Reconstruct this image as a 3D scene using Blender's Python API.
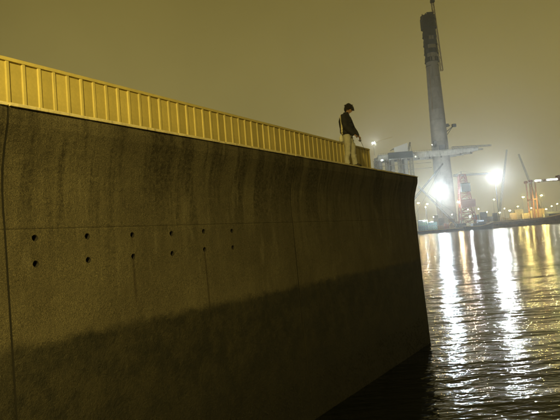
import bpy, math, random
from mathutils import Vector, Matrix, noise
V = Vector
R = math.radians
random.seed(7)
scn = bpy.context.scene
for o in list(bpy.data.objects):
    bpy.data.objects.remove(o)
col = scn.collection

# ---------------------------------------------------------------- camera
F_PX = 560.0                      # focal length in photograph pixels (560 wide)
HC = 3.88                         # camera height above the water
VP = (625.0, 214.0)               # vanishing point of the sea wall
ROLL = 0.08                       # slope of the horizon
_v = V((VP[0] - 280, -(VP[1] - 210), -F_PX))
UPc = V((1, ROLL, 0)).cross(_v).normalized()
if UPc.y < 0:
    UPc = -UPc
_f = V((0, 0, -1))
Yc = (_f - _f.dot(UPc) * UPc).normalized()
Xc = Yc.cross(UPc)
M3 = Matrix((Xc, Yc, UPc))        # world from camera
CAM = V((0, 0, HC))
cd = bpy.data.cameras.new('camera')
cam = bpy.data.objects.new('camera', cd)
col.objects.link(cam)
cam.matrix_world = Matrix.Translation(CAM) @ M3.to_4x4()
cd.sensor_fit = 'HORIZONTAL'
cd.sensor_width = 36.0
cd.lens = 36.0 * F_PX / 560.0
cd.clip_start = 0.05
cd.clip_end = 9000
scn.camera = cam


def ray(px, py):
    return M3 @ V((px - 280, -(py - 210), -F_PX))


def PX(px, py, Y):
    """point on the pixel's ray at world distance Y ahead"""
    r = ray(px, py)
    return CAM + r * (Y / r.y)


THETA = math.atan2(ray(*VP).x, ray(*VP).y)      # direction the wall runs in

# ---------------------------------------------------------------- world: city-lit night sky
world = bpy.data.worlds.new('World')
scn.world = world
world.use_nodes = True
nt = world.node_tree
nt.nodes.clear()
wo = nt.nodes.new('ShaderNodeOutputWorld')
sky = nt.nodes.new('ShaderNodeTexSky')
sky.sky_type = 'NISHITA'
sky.sun_disc = False
sky.sun_elevation = R(-6)
sky.sun_rotation = R(200)
bg1 = nt.nodes.new('ShaderNodeBackground')
bg1.inputs['Strength'].default_value = 0.05
nt.links.new(sky.outputs[0], bg1.inputs[0])
tc = nt.nodes.new('ShaderNodeTexCoord')
sep = nt.nodes.new('ShaderNodeSeparateXYZ')
nt.links.new(tc.outputs['Generated'], sep.inputs[0])
cr = nt.nodes.new('ShaderNodeValToRGB')
cr.color_ramp.elements[0].position = 0.0
cr.color_ramp.elements[0].color = (0.350, 0.300, 0.138, 1)
cr.color_ramp.elements[1].position = 0.9
cr.color_ramp.elements[1].color = (0.075, 0.058, 0.012, 1)
e = cr.color_ramp.elements.new(0.22)
e.color = (0.262, 0.212, 0.066, 1)
e = cr.color_ramp.elements.new(0.45)
e.color = (0.168, 0.130, 0.030, 1)
nt.links.new(sep.outputs['Z'], cr.inputs[0])
bg2 = nt.nodes.new('ShaderNodeBackground')
bg2.inputs['Strength'].default_value = 1.0
cn = nt.nodes.new('ShaderNodeTexNoise')           # low cloud, faintly uneven
cn.inputs['Scale'].default_value = 2.3
cn.inputs['Detail'].default_value = 6
nt.links.new(tc.outputs['Generated'], cn.inputs['Vector'])
cm = nt.nodes.new('ShaderNodeMapRange')
cm.inputs[1].default_value, cm.inputs[2].default_value = 0.3, 0.7
cm.inputs[3].default_value, cm.inputs[4].default_value = 0.86, 1.12
nt.links.new(cn.outputs['Fac'], cm.inputs[0])
nt.links.new(cm.outputs[0], bg2.inputs['Strength'])
nt.links.new(cr.outputs[0], bg2.inputs[0])
ad = nt.nodes.new('ShaderNodeAddShader')
nt.links.new(bg1.outputs[0], ad.inputs[0])
nt.links.new(bg2.outputs[0], ad.inputs[1])
nt.links.new(ad.outputs[0], wo.inputs['Surface'])

vs = scn.view_settings
vs.view_transform = 'Standard'
vs.look = 'None'
vs.exposure = 0.0
vs.gamma = 1.0
vs.use_curve_mapping = False
cy = scn.cycles
cy.use_denoising = True
cy.max_bounces = 6
cy.diffuse_bounces = 2
cy.glossy_bounces = 3
cy.volume_bounces = 0
cy.transparent_max_bounces = 8
cy.sample_clamp_indirect = 4.0
cy.use_light_tree = True
cy.caustics_reflective = False
cy.caustics_refractive = False


# ---------------------------------------------------------------- materials
def nodes_of(m):
    m.use_nodes = True
    t = m.node_tree
    return t, t.nodes.get('Principled BSDF')


def math_node(t, op, a, b=None, c=None, clamp=False):
    n = t.nodes.new('ShaderNodeMath')
    n.operation = op
    n.use_clamp = clamp
    for i, x in enumerate((a, b, c)):
        if x is None:
            continue
        if isinstance(x, (int, float)):
            n.inputs[i].default_value = x
        else:
            t.links.new(x, n.inputs[i])
    return n.outputs[0]


def mix_node(t, fac, a, b, mode='MIX'):
    n = t.nodes.new('ShaderNodeMix')
    n.data_type = 'RGBA'
    n.blend_type = mode
    for sock, x in ((n.inputs[0], fac), (n.inputs[6], a), (n.inputs[7], b)):
        if isinstance(x, (int, float)):
            sock.default_value = x
        elif isinstance(x, tuple):
            sock.default_value = (*x, 1)
        else:
            t.links.new(x, sock)
    return n.outputs[2]


def noise_node(t, vec, scale, detail=4, rough=0.55):
    n = t.nodes.new('ShaderNodeTexNoise')
    n.inputs['Scale'].default_value = scale
    n.inputs['Detail'].default_value = detail
    n.inputs['Roughness'].default_value = rough
    if vec is not None:
        t.links.new(vec, n.inputs['Vector'])
    return n.outputs['Fac']


def ramp(t, fac, lo, hi):
    n = t.nodes.new('ShaderNodeMapRange')
    n.clamp = True
    n.interpolation_type = 'SMOOTHSTEP'
    n.inputs[1].default_value = lo
    n.inputs[2].default_value = hi
    t.links.new(fac, n.inputs[0])
    return n.outputs[0]


def scaled(t, vec, s):
    n = t.nodes.new('ShaderNodeMapping')
    n.inputs['Scale'].default_value = s
    t.links.new(vec, n.inputs['Vector'])
    return n.outputs[0]


MATS = {}


def mat(name, color, rough=0.6, metal=0.0, vary=0.25, scale=2.0, bump=0.0, dirt=None):
    """a weathered surface: base colour broken up by noise, with stains and fine relief"""
    if name in MATS:
        return MATS[name]
    m = bpy.data.materials.new(name)
    t, b = nodes_of(m)
    tcn = t.nodes.new('ShaderNodeTexCoord')
    vec = tcn.outputs['Object']
    n1 = noise_node(t, vec, scale)
    n2 = noise_node(t, vec, scale * 7, 5)
    f = math_node(t, 'ADD', math_node(t, 'MULTIPLY', n1, 0.65), math_node(t, 'MULTIPLY', n2, 0.35))
    f = ramp(t, f, 0.3, 0.7)
    dark = tuple(c * (1 - vary) for c in color)
    light = tuple(min(1, c * (1 + vary * 0.6)) for c in color)
    c = mix_node(t, f, dark, light)
    if dirt:
        st = noise_node(t, scaled(t, vec, (1.3, 1.3, 0.25)), scale * 2.2, 4)
        c = mix_node(t, math_node(t, 'MULTIPLY', ramp(t, st, 0.52, 0.72), 0.7), c, dirt)
    t.links.new(c, b.inputs['Base Color'])
    t.links.new(math_node(t, 'ADD', math_node(t, 'MULTIPLY', n2, 0.3), rough - 0.15, clamp=True), b.inputs['Roughness'])
    b.inputs['Metallic'].default_value = metal
    if bump:
        bn = t.nodes.new('ShaderNodeBump')
        bn.inputs['Strength'].default_value = bump
        bn.inputs['Distance'].default_value = 0.02
        t.links.new(n2, bn.inputs['Height'])
        t.links.new(bn.outputs[0], b.inputs['Normal'])
    MATS[name] = m
    return m


def emat(name, color, strength):
    if name in MATS:
        return MATS[name]
    m = bpy.data.materials.new(name)
    t, b = nodes_of(m)
    b.inputs['Base Color'].default_value = (0.6, 0.6, 0.6, 1)
    b.inputs['Emission Color'].default_value = (*color, 1)
    b.inputs['Emission Strength'].default_value = strength
    MATS[name] = m
    return m


# ---------------------------------------------------------------- mesh collector
class MB:
    def __init__(s):
        s.v, s.f = [], []

    def add(s, vs_, fs_):
        k = len(s.v)
        s.v += [tuple(x) for x in vs_]
        s.f += [tuple(k + i for i in f) for f in fs_]
        return s

    def frame(s, c, ax, ay, az, sx, sy, sz):
        c = V(c)
        p = []
        for k in (-1, 1):
            for j in (-1, 1):
                for i in (-1, 1):
                    p.append(c + ax * (i * sx / 2) + ay * (j * sy / 2) + az * (k * sz / 2))
        return s.add(p, [(0, 2, 3, 1), (4, 5, 7, 6), (0, 1, 5, 4), (2, 6, 7, 3), (0, 4, 6, 2), (1, 3, 7, 5)])

    def box(s, x0, x1, y0, y1, z0, z1):
        return s.frame(((x0 + x1) / 2, (y0 + y1) / 2, (z0 + z1) / 2), V((1, 0, 0)), V((0, 1, 0)), V((0, 0, 1)),
                       x1 - x0, y1 - y0, z1 - z0)

    def cbox(s, x0, x1, y0, y1, z0, z1, c):
        """box with chamfered vertical and top edges"""
        pts = [(x0 + c, y0), (x1 - c, y0), (x1, y0 + c), (x1, y1 - c), (x1 - c, y1), (x0 + c, y1), (x0, y1 - c), (x0, y0 + c)]
        cx, cyy = (x0 + x1) / 2, (y0 + y1) / 2
        sx, sy = max(0.01, 1 - 2 * c / (x1 - x0)), max(0.01, 1 - 2 * c / (y1 - y0))
        low = [(x, y, z0) for x, y in pts]
        mid = [(x, y, z1 - c) for x, y in pts]
        top = [(cx + (x - cx) * sx, cyy + (y - cyy) * sy, z1) for x, y in pts]
        n = 8
        fs = [tuple(reversed(range(n))), tuple(range(2 * n, 3 * n))]
        for k in (0, n):
            for i in range(n):
                j = (i + 1) % n
                fs.append((k + i, k + j, k + n + j, k + n + i))
        return s.add(low + mid + top, fs)

    @staticmethod
    def axes(d):
        d = d.normalized()
        up = V((0, 0, 1)) if abs(d.z) < 0.95 else V((1, 0, 0))
        a = d.cross(up).normalized()
        b = a.cross(d).normalized()
        return d, a, b

    def bar(s, p0, p1, w, h=None):
        p0, p1 = V(p0), V(p1)
        d, a, b = s.axes(p1 - p0)
        return s.frame((p0 + p1) / 2, a, b, d, w, h or w, (p1 - p0).length)

    def tube(s, pts, rad, n=10, caps=True):
        pts = [V(p) for p in pts]
        if isinstance(rad, (int, float)):
            rad = [rad] * len(pts)
        k = len(s.v)
        vs_, fs_ = [], []
        ref = None
        for i, p in enumerate(pts):
            d = (pts[min(i + 1, len(pts) - 1)] - pts[max(i - 1, 0)]).normalized()
            if ref is None:
                _, a, b = s.axes(d)
            else:
                a = (ref - d * ref.dot(d)).normalized()
                b = d.cross(a)
            ref = a
            b = d.cross(a)
            r = rad[i]
            ra, rb = r if isinstance(r, tuple) else (r, r)
            for j in range(n):
                q = 2 * math.pi * j / n
                vs_.append(p + a * (math.cos(q) * ra) + b * (math.sin(q) * rb))
        m = len(pts)
        for i in range(m - 1):
            for j in range(n):
                jj = (j + 1) % n
                fs_.append((i * n + j, i * n + jj, (i + 1) * n + jj, (i + 1) * n + j))
        if caps:
            fs_.append(tuple(reversed(range(n))))
            fs_.append(tuple(range((m - 1) * n, m * n)))
        return s.add(vs_, fs_)

    def rings(s, rs, n=20):
        """rs: (centre, radius along x, radius along y) stacked rings, tilt by centre path ignored"""
        vs_, fs_ = [], []
        for c, rx, ry in rs:
            for j in range(n):
                q = 2 * math.pi * j / n
                vs_.append(V(c) + V((math.cos(q) * rx, math.sin(q) * ry, 0)))
        m = len(rs)
        for i in range(m - 1):
            for j in range(n):
                jj = (j + 1) % n
                fs_.append((i * n + j, i * n + jj, (i + 1) * n + jj, (i + 1) * n + j))
        fs_.append(tuple(reversed(range(n))))
        fs_.append(tuple(range((m - 1) * n, m * n)))
        return s.add(vs_, fs_)

    def ball(s, c, rx, ry=None, rz=None, n=16, m=10):
        ry, rz = ry or rx, rz or rx
        rs = []
        for i in range(m + 1):
            q = math.pi * (i + 0.02) / (m + 0.04) - math.pi / 2
            rs.append((V(c) + V((0, 0, math.sin(q) * rz)), math.cos(q) * rx, math.cos(q) * ry))
        return s.rings(rs, n)

    def prism(s, poly, y0, y1):
        """polygon of (x, z) extruded along y"""
        n = len(poly)
        vs_ = [(x, y0, z) for x, z in poly] + [(x, y1, z) for x, z in poly]
        fs_ = [tuple(range(n)), tuple(reversed(range(n, 2 * n)))]
        for i in range(n):
            j = (i + 1) % n
            fs_.append((i, n + i, n + j, j))
        return s.add(vs_, fs_)

    def lattice(s, p0, p1, w0, w1, n, t, plain=False):
        """four-chord lattice boom with zig-zag lacing"""
        p0, p1 = V(p0), V(p1)
        d, a, b = s.axes(p1 - p0)

        def corner(i, k):
            f = i / n
            w = w0 + (w1 - w0) * f
            sa, sb = ((-1, -1), (1, -1), (1, 1), (-1, 1))[k]
            return p0 + (p1 - p0) * f + a * (sa * w / 2) + b * (sb * w / 2)
        for k in range(4):
            s.bar(corner(0, k), corner(n, k), t)
            for i in range(n):
                k2 = (k + 1) % 4
                if i % 2:
                    s.bar(corner(i, k), corner(i + 1, k2), t * 0.6)
                else:
                    s.bar(corner(i, k2), corner(i + 1, k), t * 0.6)
                if not plain:
                    s.bar(corner(i, k), corner(i, k2), t * 0.6)
        return s

    def build(s, name, m, parent=None, smooth=False, origin=None):
        me = bpy.data.meshes.new(name)
        if origin is not None:
            og = V(origin)
            me.from_pydata([tuple(V(p) - og) for p in s.v], [], s.f)
        else:
            me.from_pydata(s.v, [], s.f)
        me.update()
        if smooth:
            me.polygons.foreach_set('use_smooth', [True] * len(me.polygons))
        me.materials.append(m)
        o = bpy.data.objects.new(name, me)
        col.objects.link(o)
        if origin is not None:
            o.location = origin
        if parent:
            o.parent = parent
        return o


def empty(name, loc=(0, 0, 0), rz=0.0):
    o = bpy.data.objects.new(name, None)
    col.objects.link(o)
    o.location = loc
    o.rotation_euler = (0, 0, rz)
    o.empty_display_size = 0.3
    return o


def tag(o, label=None, cat=None, group=None, kind=None):
    for k, x in (('label', label), ('category', cat), ('group', group), ('kind', kind)):
        if x:
            o[k] = x
    return o


def link_copy(o, parent=None, loc=None, rot=None):
    c = o.copy()
    col.objects.link(c)
    if parent:
        c.parent = parent
    if loc is not None:
        c.location = loc
    if rot is not None:
        c.rotation_euler = rot
    return c


def remeshed(mb, name, m, parent, voxel, smooth_it=4, factor=0.5):
    """fuse overlapping shapes into one continuous skin"""
    o = mb.build(name, m)
    r = o.modifiers.new('r', 'REMESH')
    r.mode = 'VOXEL'
    r.voxel_size = voxel
    if smooth_it:
        sm = o.modifiers.new('s', 'SMOOTH')
        sm.iterations = smooth_it
        sm.factor = factor
    dg = bpy.context.evaluated_depsgraph_get()
    dg.update()
    me = bpy.data.meshes.new_from_object(o.evaluated_get(dg))
    old = o.data
    o.modifiers.clear()
    o.data = me
    bpy.data.meshes.remove(old)
    me.name = name
    me.polygons.foreach_set('use_smooth', [True] * len(me.polygons))
    if not me.materials:
        me.materials.append(m)
    if parent:
        o.parent = parent
    return o


# ================================================================ WATER AND LAND
def water_material():
    m = bpy.data.materials.new('harbour_water')
    t, b = nodes_of(m)
    b.inputs['Base Color'].default_value = (0.002, 0.003, 0.002, 1)
    b.inputs['Roughness'].default_value = 0.10
    b.inputs['IOR'].default_value = 1.333
    g = t.nodes.new('ShaderNodeNewGeometry')
    p = g.outputs['Position']
    a = noise_node(t, scaled(t, p, (0.62, 1.25, 1)), 0.55, 3, 0.5)
    c = noise_node(t, scaled(t, p, (0.62, 1.35, 1)), 2.1, 3, 0.55)
    d = noise_node(t, scaled(t, p, (0.7, 1.2, 1)), 7.0, 2, 0.5)
    calm = ramp(t, noise_node(t, scaled(t, p, (0.5, 1.0, 1)), 0.09, 3, 0.5), 0.30, 0.66)      # gusts and slicks
    sw = noise_node(t, scaled(t, p, (0.45, 1.0, 1)), 0.17, 2, 0.5)
    c = math_node(t, 'MULTIPLY', c, math_node(t, 'ADD', math_node(t, 'MULTIPLY', calm, 0.8), 0.45))
    h = math_node(t, 'ADD', math_node(t, 'MULTIPLY', a, 0.13), math_node(t, 'MULTIPLY', c, 0.058))
    h = math_node(t, 'ADD', h, math_node(t, 'MULTIPLY', sw, 0.30))
    h = math_node(t, 'ADD', h, math_node(t, 'MULTIPLY', d, 0.007))
    bn = t.nodes.new('ShaderNodeBump')
    bn.inputs['Strength'].default_value = 1.0
    bn.inputs['Distance'].default_value = 1.0
    t.links.new(h, bn.inputs['Height'])
    t.links.new(bn.outputs[0], b.inputs['Normal'])
    return m


S = 2600.0
w = MB().add([(-S, -S, 0), (S, -S, 0), (S, S, 0), (-S, S, 0)], [(0, 1, 2, 3)]).build('water', water_material())
tag(w, kind='structure')

LAND_Z = 3.4
LAND_Y = 606.0


def land():
    m = mat('reclaimed_ground', (0.16, 0.13, 0.09), 0.95, vary=0.4, scale=0.05, bump=0.3)
    mb = MB()
    n = 160
    x0, x1 = -900.0, 1100.0
    rows = []
    for (yy, zz) in ((LAND_Y - 9, -2.0), (LAND_Y - 5, 0.4), (LAND_Y - 1, 2.6), (LAND_Y + 3, LAND_Z), (LAND_Y + 60, LAND_Z), (2500, LAND_Z)):
        row = []
        for i in range(n + 1):
            x = x0 + (x1 - x0) * i / n
            j = noise.noise(V((x * 0.02, yy * 0.01, 0))) * (5 if yy < LAND_Y + 10 else 0)
            row.append((x, yy + j, zz + (noise.noise(V((x * 0.11, yy, 3))) * 0.5 if yy < LAND_Y + 10 else 0)))
        rows.append(row)
    vs_ = [p for r_ in rows for p in r_]
    fs_ = []
    for k in range(len(rows) - 1):
        for i in range(n):
            q = k * (n + 1) + i
            fs_.append((q, q + 1, q + n + 2, q + n + 1))
    o = mb.add(vs_, fs_).build('terrain', m)
    tag(o, kind='structure')


land()


def riprap():
    """rock armour along the far bank: uncountable, one mass"""
    rnd = random.Random(3)
    mb = MB()
    for i in range(1500):
        x = rnd.uniform(60, 420)
        k = rnd.random()
        y = LAND_Y - 7 + 9 * k + noise.noise(V((x * 0.02, LAND_Y * 0.01, 0))) * 5
        z = 0.1 + 3.1 * k
        r_ = rnd.uniform(0.5, 1.2)
        pts = []
        for dx, dy, dz in ((1, 0, 0), (-1, 0, 0), (0, 1, 0), (0, -1, 0), (0, 0, 1), (0, 0, -1)):
            pts.append((x + dx * r_ * rnd.uniform(0.6, 1.3), y + dy * r_ * rnd.uniform(0.6, 1.3), z + dz * r_ * rnd.uniform(0.5, 0.9)))
        mb.add(pts, [(0, 2, 4), (2, 1, 4), (1, 3, 4), (3, 0, 4), (2, 0, 5), (1, 2, 5), (3, 1, 5), (0, 3, 5)])
    o = mb.build('gravel', mat('armour_rock', (0.20, 0.16, 0.11), 0.95, vary=0.45, scale=0.4))
    tag(o, 'rough brown rock armour along the far bank', 'rocks', kind='stuff')


riprap()

# ================================================================ SEA WALL
D_LIP = 6.0                          # horizontal distance of the wall's lip from the camera
TOP = HC + 1.885                     # top of the wall
WALL = empty('sea_wall', (-math.cos(THETA) * D_LIP, math.sin(THETA) * D_LIP, 0), -THETA)
tag(WALL, 'tall stained concrete sea wall with curved lip and dark tide band', 'sea wall')
# local frame of the wall: x = out towards the water, y = along the wall, z = up
WM = Matrix.Translation(WALL.location) @ Matrix.Rotation(-THETA, 4, 'Z')
WI = WM.inverted()


def on_wall(px, py, u):
    """wall-local point where a pixel's ray meets the plane x = u"""
    r = WI.to_3x3() @ ray(px, py)
    c = WI @ CAM
    return c + r * ((u - c.x) / r.x)


T_END = 19.15
J1 = on_wall(1, 150, -0.2).y
J2 = on_wall(292, 215, -0.21).y
Z_JOINT = HC + 0.40
Z_WET = HC - 0.96


def wall_u(z):
    """outline of the wall: chamfered lip, hollow curve below it, battered foot"""
    k = [(TOP, -0.02), (TOP - 0.045, -0.02), (TOP - 0.13, -0.02), (TOP - 0.24, -0.035), (TOP - 0.40, -0.09), (TOP - 0.58, -0.145), (TOP - 0.78, -0.19),
         (TOP - 1.0, -0.213), (TOP - 1.3, -0.215), (Z_JOINT, -0.205), (HC - 2, -0.16), (0.0, -0.10), (-2.0, -0.055)]
    for (za, ua), (zb, ub) in zip(k, k[1:]):
        if za >= z >= zb:
            return ua + (ub - ua) * (za - z) / (za - zb)
    return k[-1][1]


def concrete_wall_material():
    m = bpy.data.materials.new('stained_concrete')
    t, b = nodes_of(m)
    tcn = t.nodes.new('ShaderNodeTexCoord')
    vec = tcn.outputs['Object']
    sp = t.nodes.new('ShaderNodeSeparateXYZ')
    t.links.new(vec, sp.inputs[0])
    z, y = sp.outputs['Z'], sp.outputs['Y']
    blotch = noise_node(t, vec, 0.9, 5, 0.6)
    fine = noise_node(t, vec, 17, 6, 0.75)
    grain = noise_node(t, vec, 60, 3, 0.7)
    c = mix_node(t, ramp(t, blotch, 0.3, 0.7), (0.064, 0.055, 0.036), (0.108, 0.095, 0.063))
    c = mix_node(t, math_node(t, 'MULTIPLY', ramp(t, fine, 0.45, 0.68), 0.65), c, (0.07, 0.062, 0.046))
    c = mix_node(t, math_node(t, 'MULTIPLY', ramp(t, grain, 0.48, 0.68), 0.45), c, (0.165, 0.14, 0.09))
    # rain and rust streaks running down the face, wavering a little
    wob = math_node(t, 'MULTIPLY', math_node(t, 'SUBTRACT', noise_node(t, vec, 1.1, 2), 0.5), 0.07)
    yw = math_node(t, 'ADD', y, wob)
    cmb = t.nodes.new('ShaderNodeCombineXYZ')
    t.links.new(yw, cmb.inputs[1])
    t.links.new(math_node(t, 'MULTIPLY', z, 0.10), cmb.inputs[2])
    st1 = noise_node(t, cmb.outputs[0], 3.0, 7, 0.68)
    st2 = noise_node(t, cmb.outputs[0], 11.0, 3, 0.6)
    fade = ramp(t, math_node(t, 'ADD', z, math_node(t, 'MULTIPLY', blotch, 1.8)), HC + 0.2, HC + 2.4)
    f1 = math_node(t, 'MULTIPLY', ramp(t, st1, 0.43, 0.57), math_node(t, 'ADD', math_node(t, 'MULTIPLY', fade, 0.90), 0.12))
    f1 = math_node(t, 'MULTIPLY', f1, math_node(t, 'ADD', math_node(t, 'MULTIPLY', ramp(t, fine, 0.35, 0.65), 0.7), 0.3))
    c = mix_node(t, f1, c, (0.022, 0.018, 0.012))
    f2 = math_node(t, 'MULTIPLY', ramp(t, st2, 0.54, 0.70), 0.22)
    c = mix_node(t, f2, c, (0.060, 0.052, 0.038))
    # pale lime bloom
    f3 = math_node(t, 'MULTIPLY', ramp(t, noise_node(t, scaled(t, vec, (1, 1.6, 0.35)), 2.7, 4), 0.60, 0.75), 0.25)
    c = mix_node(t, f3, c, (0.22, 0.20, 0.15))
    # two narrow rust runs below anchor sockets
    for (hy, zt, zb) in RUNS:
        dy = math_node(t, 'ABSOLUTE', math_node(t, 'SUBTRACT', math_node(t, 'ADD', y, math_node(t, 'MULTIPLY', wob, 0.9)), hy))
        g = math_node(t, 'SUBTRACT', 1.0, ramp(t, dy, 0.008, 0.034))
        g = math_node(t, 'MULTIPLY', g, ramp(t, z, zb, zb + 0.25))
        g = math_node(t, 'MULTIPLY', g, math_node(t, 'LESS_THAN', z, zt))
        c = mix_node(t, math_node(t, 'MULTIPLY', g, 0.75), c, (0.035, 0.026, 0.018))
    # tide band: weed, slime and wet concrete
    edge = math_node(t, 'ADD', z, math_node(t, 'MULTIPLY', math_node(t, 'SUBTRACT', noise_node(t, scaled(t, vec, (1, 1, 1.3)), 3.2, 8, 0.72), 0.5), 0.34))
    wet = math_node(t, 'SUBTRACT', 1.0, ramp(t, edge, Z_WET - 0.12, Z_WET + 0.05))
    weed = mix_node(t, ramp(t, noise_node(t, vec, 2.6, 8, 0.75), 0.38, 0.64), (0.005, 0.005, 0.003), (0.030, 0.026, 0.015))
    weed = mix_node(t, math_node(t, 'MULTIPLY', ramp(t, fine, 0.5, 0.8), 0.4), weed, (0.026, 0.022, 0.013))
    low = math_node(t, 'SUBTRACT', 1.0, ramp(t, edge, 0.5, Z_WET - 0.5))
    weed = mix_node(t, math_node(t, 'MULTIPLY', low, 0.8), weed, (0.004, 0.004, 0.004))  # darkens towards the foot: light falloff painted into the weed colour
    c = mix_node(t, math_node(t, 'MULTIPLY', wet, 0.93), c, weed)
    # gritty, pitted skin: sand grains and pinholes over the whole face
    grit = noise_node(t, vec, 105, 2, 0.8)
    c = mix_node(t, 1.0, c, mix_node(t, ramp(t, grit, 0.36, 0.64), (0.42, 0.42, 0.42), (1.42, 1.42, 1.42)), 'MULTIPLY')
    t.links.new(c, b.inputs['Base Color'])
    t.links.new(math_node(t, 'SUBTRACT', 0.92, math_node(t, 'MULTIPLY', wet, 0.30)), b.inputs['Roughness'])
    hgt = math_node(t, 'ADD', math_node(t, 'MULTIPLY', fine, 0.6), math_node(t, 'MULTIPLY', blotch, 1.2))
    hgt = math_node(t, 'ADD', hgt, math_node(t, 'MULTIPLY', grain, 0.25))
    bn = t.nodes.new('ShaderNodeBump')
    bn.inputs['Strength'].default_value = 0.9
    bn.inputs['Distance'].default_value = 0.03
    t.links.new(hgt, bn.inputs['Height'])
    t.links.new(bn.outputs[0], b.inputs['Normal'])
    return m


HOLES = []
for (px, ya, yb) in ((35, 238, 264), (87.5, 236.3, 260), (132.5, 235, 256.5), (171.5, 233.5, 253.5), (203.8, 231.3, 249.5), (232, 231, 247.5)):
    HOLES.append(on_wall(px, ya, -0.2))
    HOLES.append(on_wall(px + 0.8, yb, -0.198))
RUNS = [(HOLES[5].y, HOLES[5].z, HOLES[5].z - 0.75), (HOLES[9].y, HOLES[9].z, HOLES[9].z - 1.5), (HOLES[4].y, HOLES[4].z, HOLES[4].z - 0.25)]
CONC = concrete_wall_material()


def wall_panel(t0, t1, z0, z1):
    zs = [z1]
    ks = [TOP, TOP - 0.045, TOP - 0.13, TOP - 0.18, TOP - 0.24, TOP - 0.32, TOP - 0.40, TOP - 0.49, TOP - 0.58, TOP - 0.68, TOP - 0.78, TOP - 0.89, TOP - 1.0, TOP - 1.15, TOP - 1.3,
          Z_JOINT, 3.6, 3.0, 2.4, 1.8, 1.2, 0.6, 0.0, -1.0, -2.0]
    zs += [z for z in ks if z0 + 0.02 < z < z1 - 0.02] + [z0]
    zs = zs[:1] + [z1 - 0.018] * (z1 < TOP - 0.1) + zs[1:-1] + [z0 + 0.018] + zs[-1:]
    nt_ = max(3, int((t1 - t0) / 0.5))
    ts = [t0, t0 + 0.02] + [t0 + (t1 - t0) * i / nt_ for i in range(1, nt_)] + [t1 - 0.02, t1]
    vs_, fs_ = [], []
    for i, tt in enumerate(ts):
        for j, z in enumerate(zs):
            u = wall_u(z)
            u += noise.noise(V((tt * 0.8, z * 0.9, 1.7))) * 0.007 + noise.noise(V((tt * 3, z * 3, 5.1))) * 0.003
            if i in (0, len(ts) - 1):
                u -= 0.001
            if (j == 0 and z1 < TOP - 0.1) or (j == len(zs) - 1):
                u -= 0.003
            vs_.append((u, tt, z))
        vs_.append((-0.62, tt, zs[-1]))
        vs_.append((-0.62, tt, zs[0]))
    n = len(zs) + 2
    for i in range(len(ts) - 1):
        for j in range(n):
            jj = (j + 1) % n
            fs_.append((i * n + j, i * n + jj, (i + 1) * n + jj, (i + 1) * n + j))
    fs_.append(tuple(reversed(range(n))))
    fs_.append(tuple(range((len(ts) - 1) * n, len(ts) * n)))
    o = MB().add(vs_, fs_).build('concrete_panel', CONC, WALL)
    return o


G = 0.014
spans = ((-14.0, J1 - G), (J1 + G, J2 - G), (J2 + G, T_END))
for (a_, b_) in spans:
    lower = wall_panel(a_, b_, -2.0, Z_JOINT - 0.002)
    if a_ < HOLES[0].y < b_:                       # drill the anchor holes
        cut = MB()
        for p in HOLES:
            cut.tube([(wall_u(p.z) - 0.09, p.y, p.z), (wall_u(p.z) + 0.06, p.y, p.z)], 0.043, 16)
        co = cut.build('drill', CONC)
        bm_ = lower.modifiers.new('b', 'BOOLEAN')
        bm_.operation = 'DIFFERENCE'
        bm_.solver = 'EXACT'
        bm_.object = co
        lower.parent = None
        dg = bpy.context.evaluated_depsgraph_get()
        dg.update()
        me_ = bpy.data.meshes.new_from_object(lower.evaluated_get(dg))
        lower.modifiers.clear()
        lower.data = me_
        lower.parent = WALL
        bpy.data.objects.remove(co)
    wall_panel(a_, b_, Z_JOINT + 0.002, TOP - 0.046)
GAP_DARK = mat('gap_shade', (0.006, 0.005, 0.004), 0.9, vary=0.4, scale=8)  # near-black strips filling the joints, standing in for shade in the gaps
for jy in (J1, J2):
    zz_ = [TOP - 0.046 - 0.1 * i for i in range(int((TOP + 1.9) / 0.1))]
    vs_ = []
    for z_ in zz_:
        for y_ in (jy - G, jy + G):
            vs_ += [(wall_u(z_) - 0.004, y_, z_), (wall_u(z_) - 0.10, y_, z_)]
    fs_ = []
    for i in range(len(zz_) - 1):
        a_, b_ = 4 * i, 4 * i + 4
        fs_ += [(a_, b_, b_ + 2, a_ + 2), (a_ + 1, a_ + 3, b_ + 3, b_ + 1)]
    MB().add(vs_, fs_).build('joint_shade_strip', GAP_DARK, WALL)
COP = mat('coping_concrete', (0.62, 0.55, 0.36), 0.8, vary=0.2, scale=4.0, bump=0.3, dirt=(0.26, 0.22, 0.14))
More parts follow.
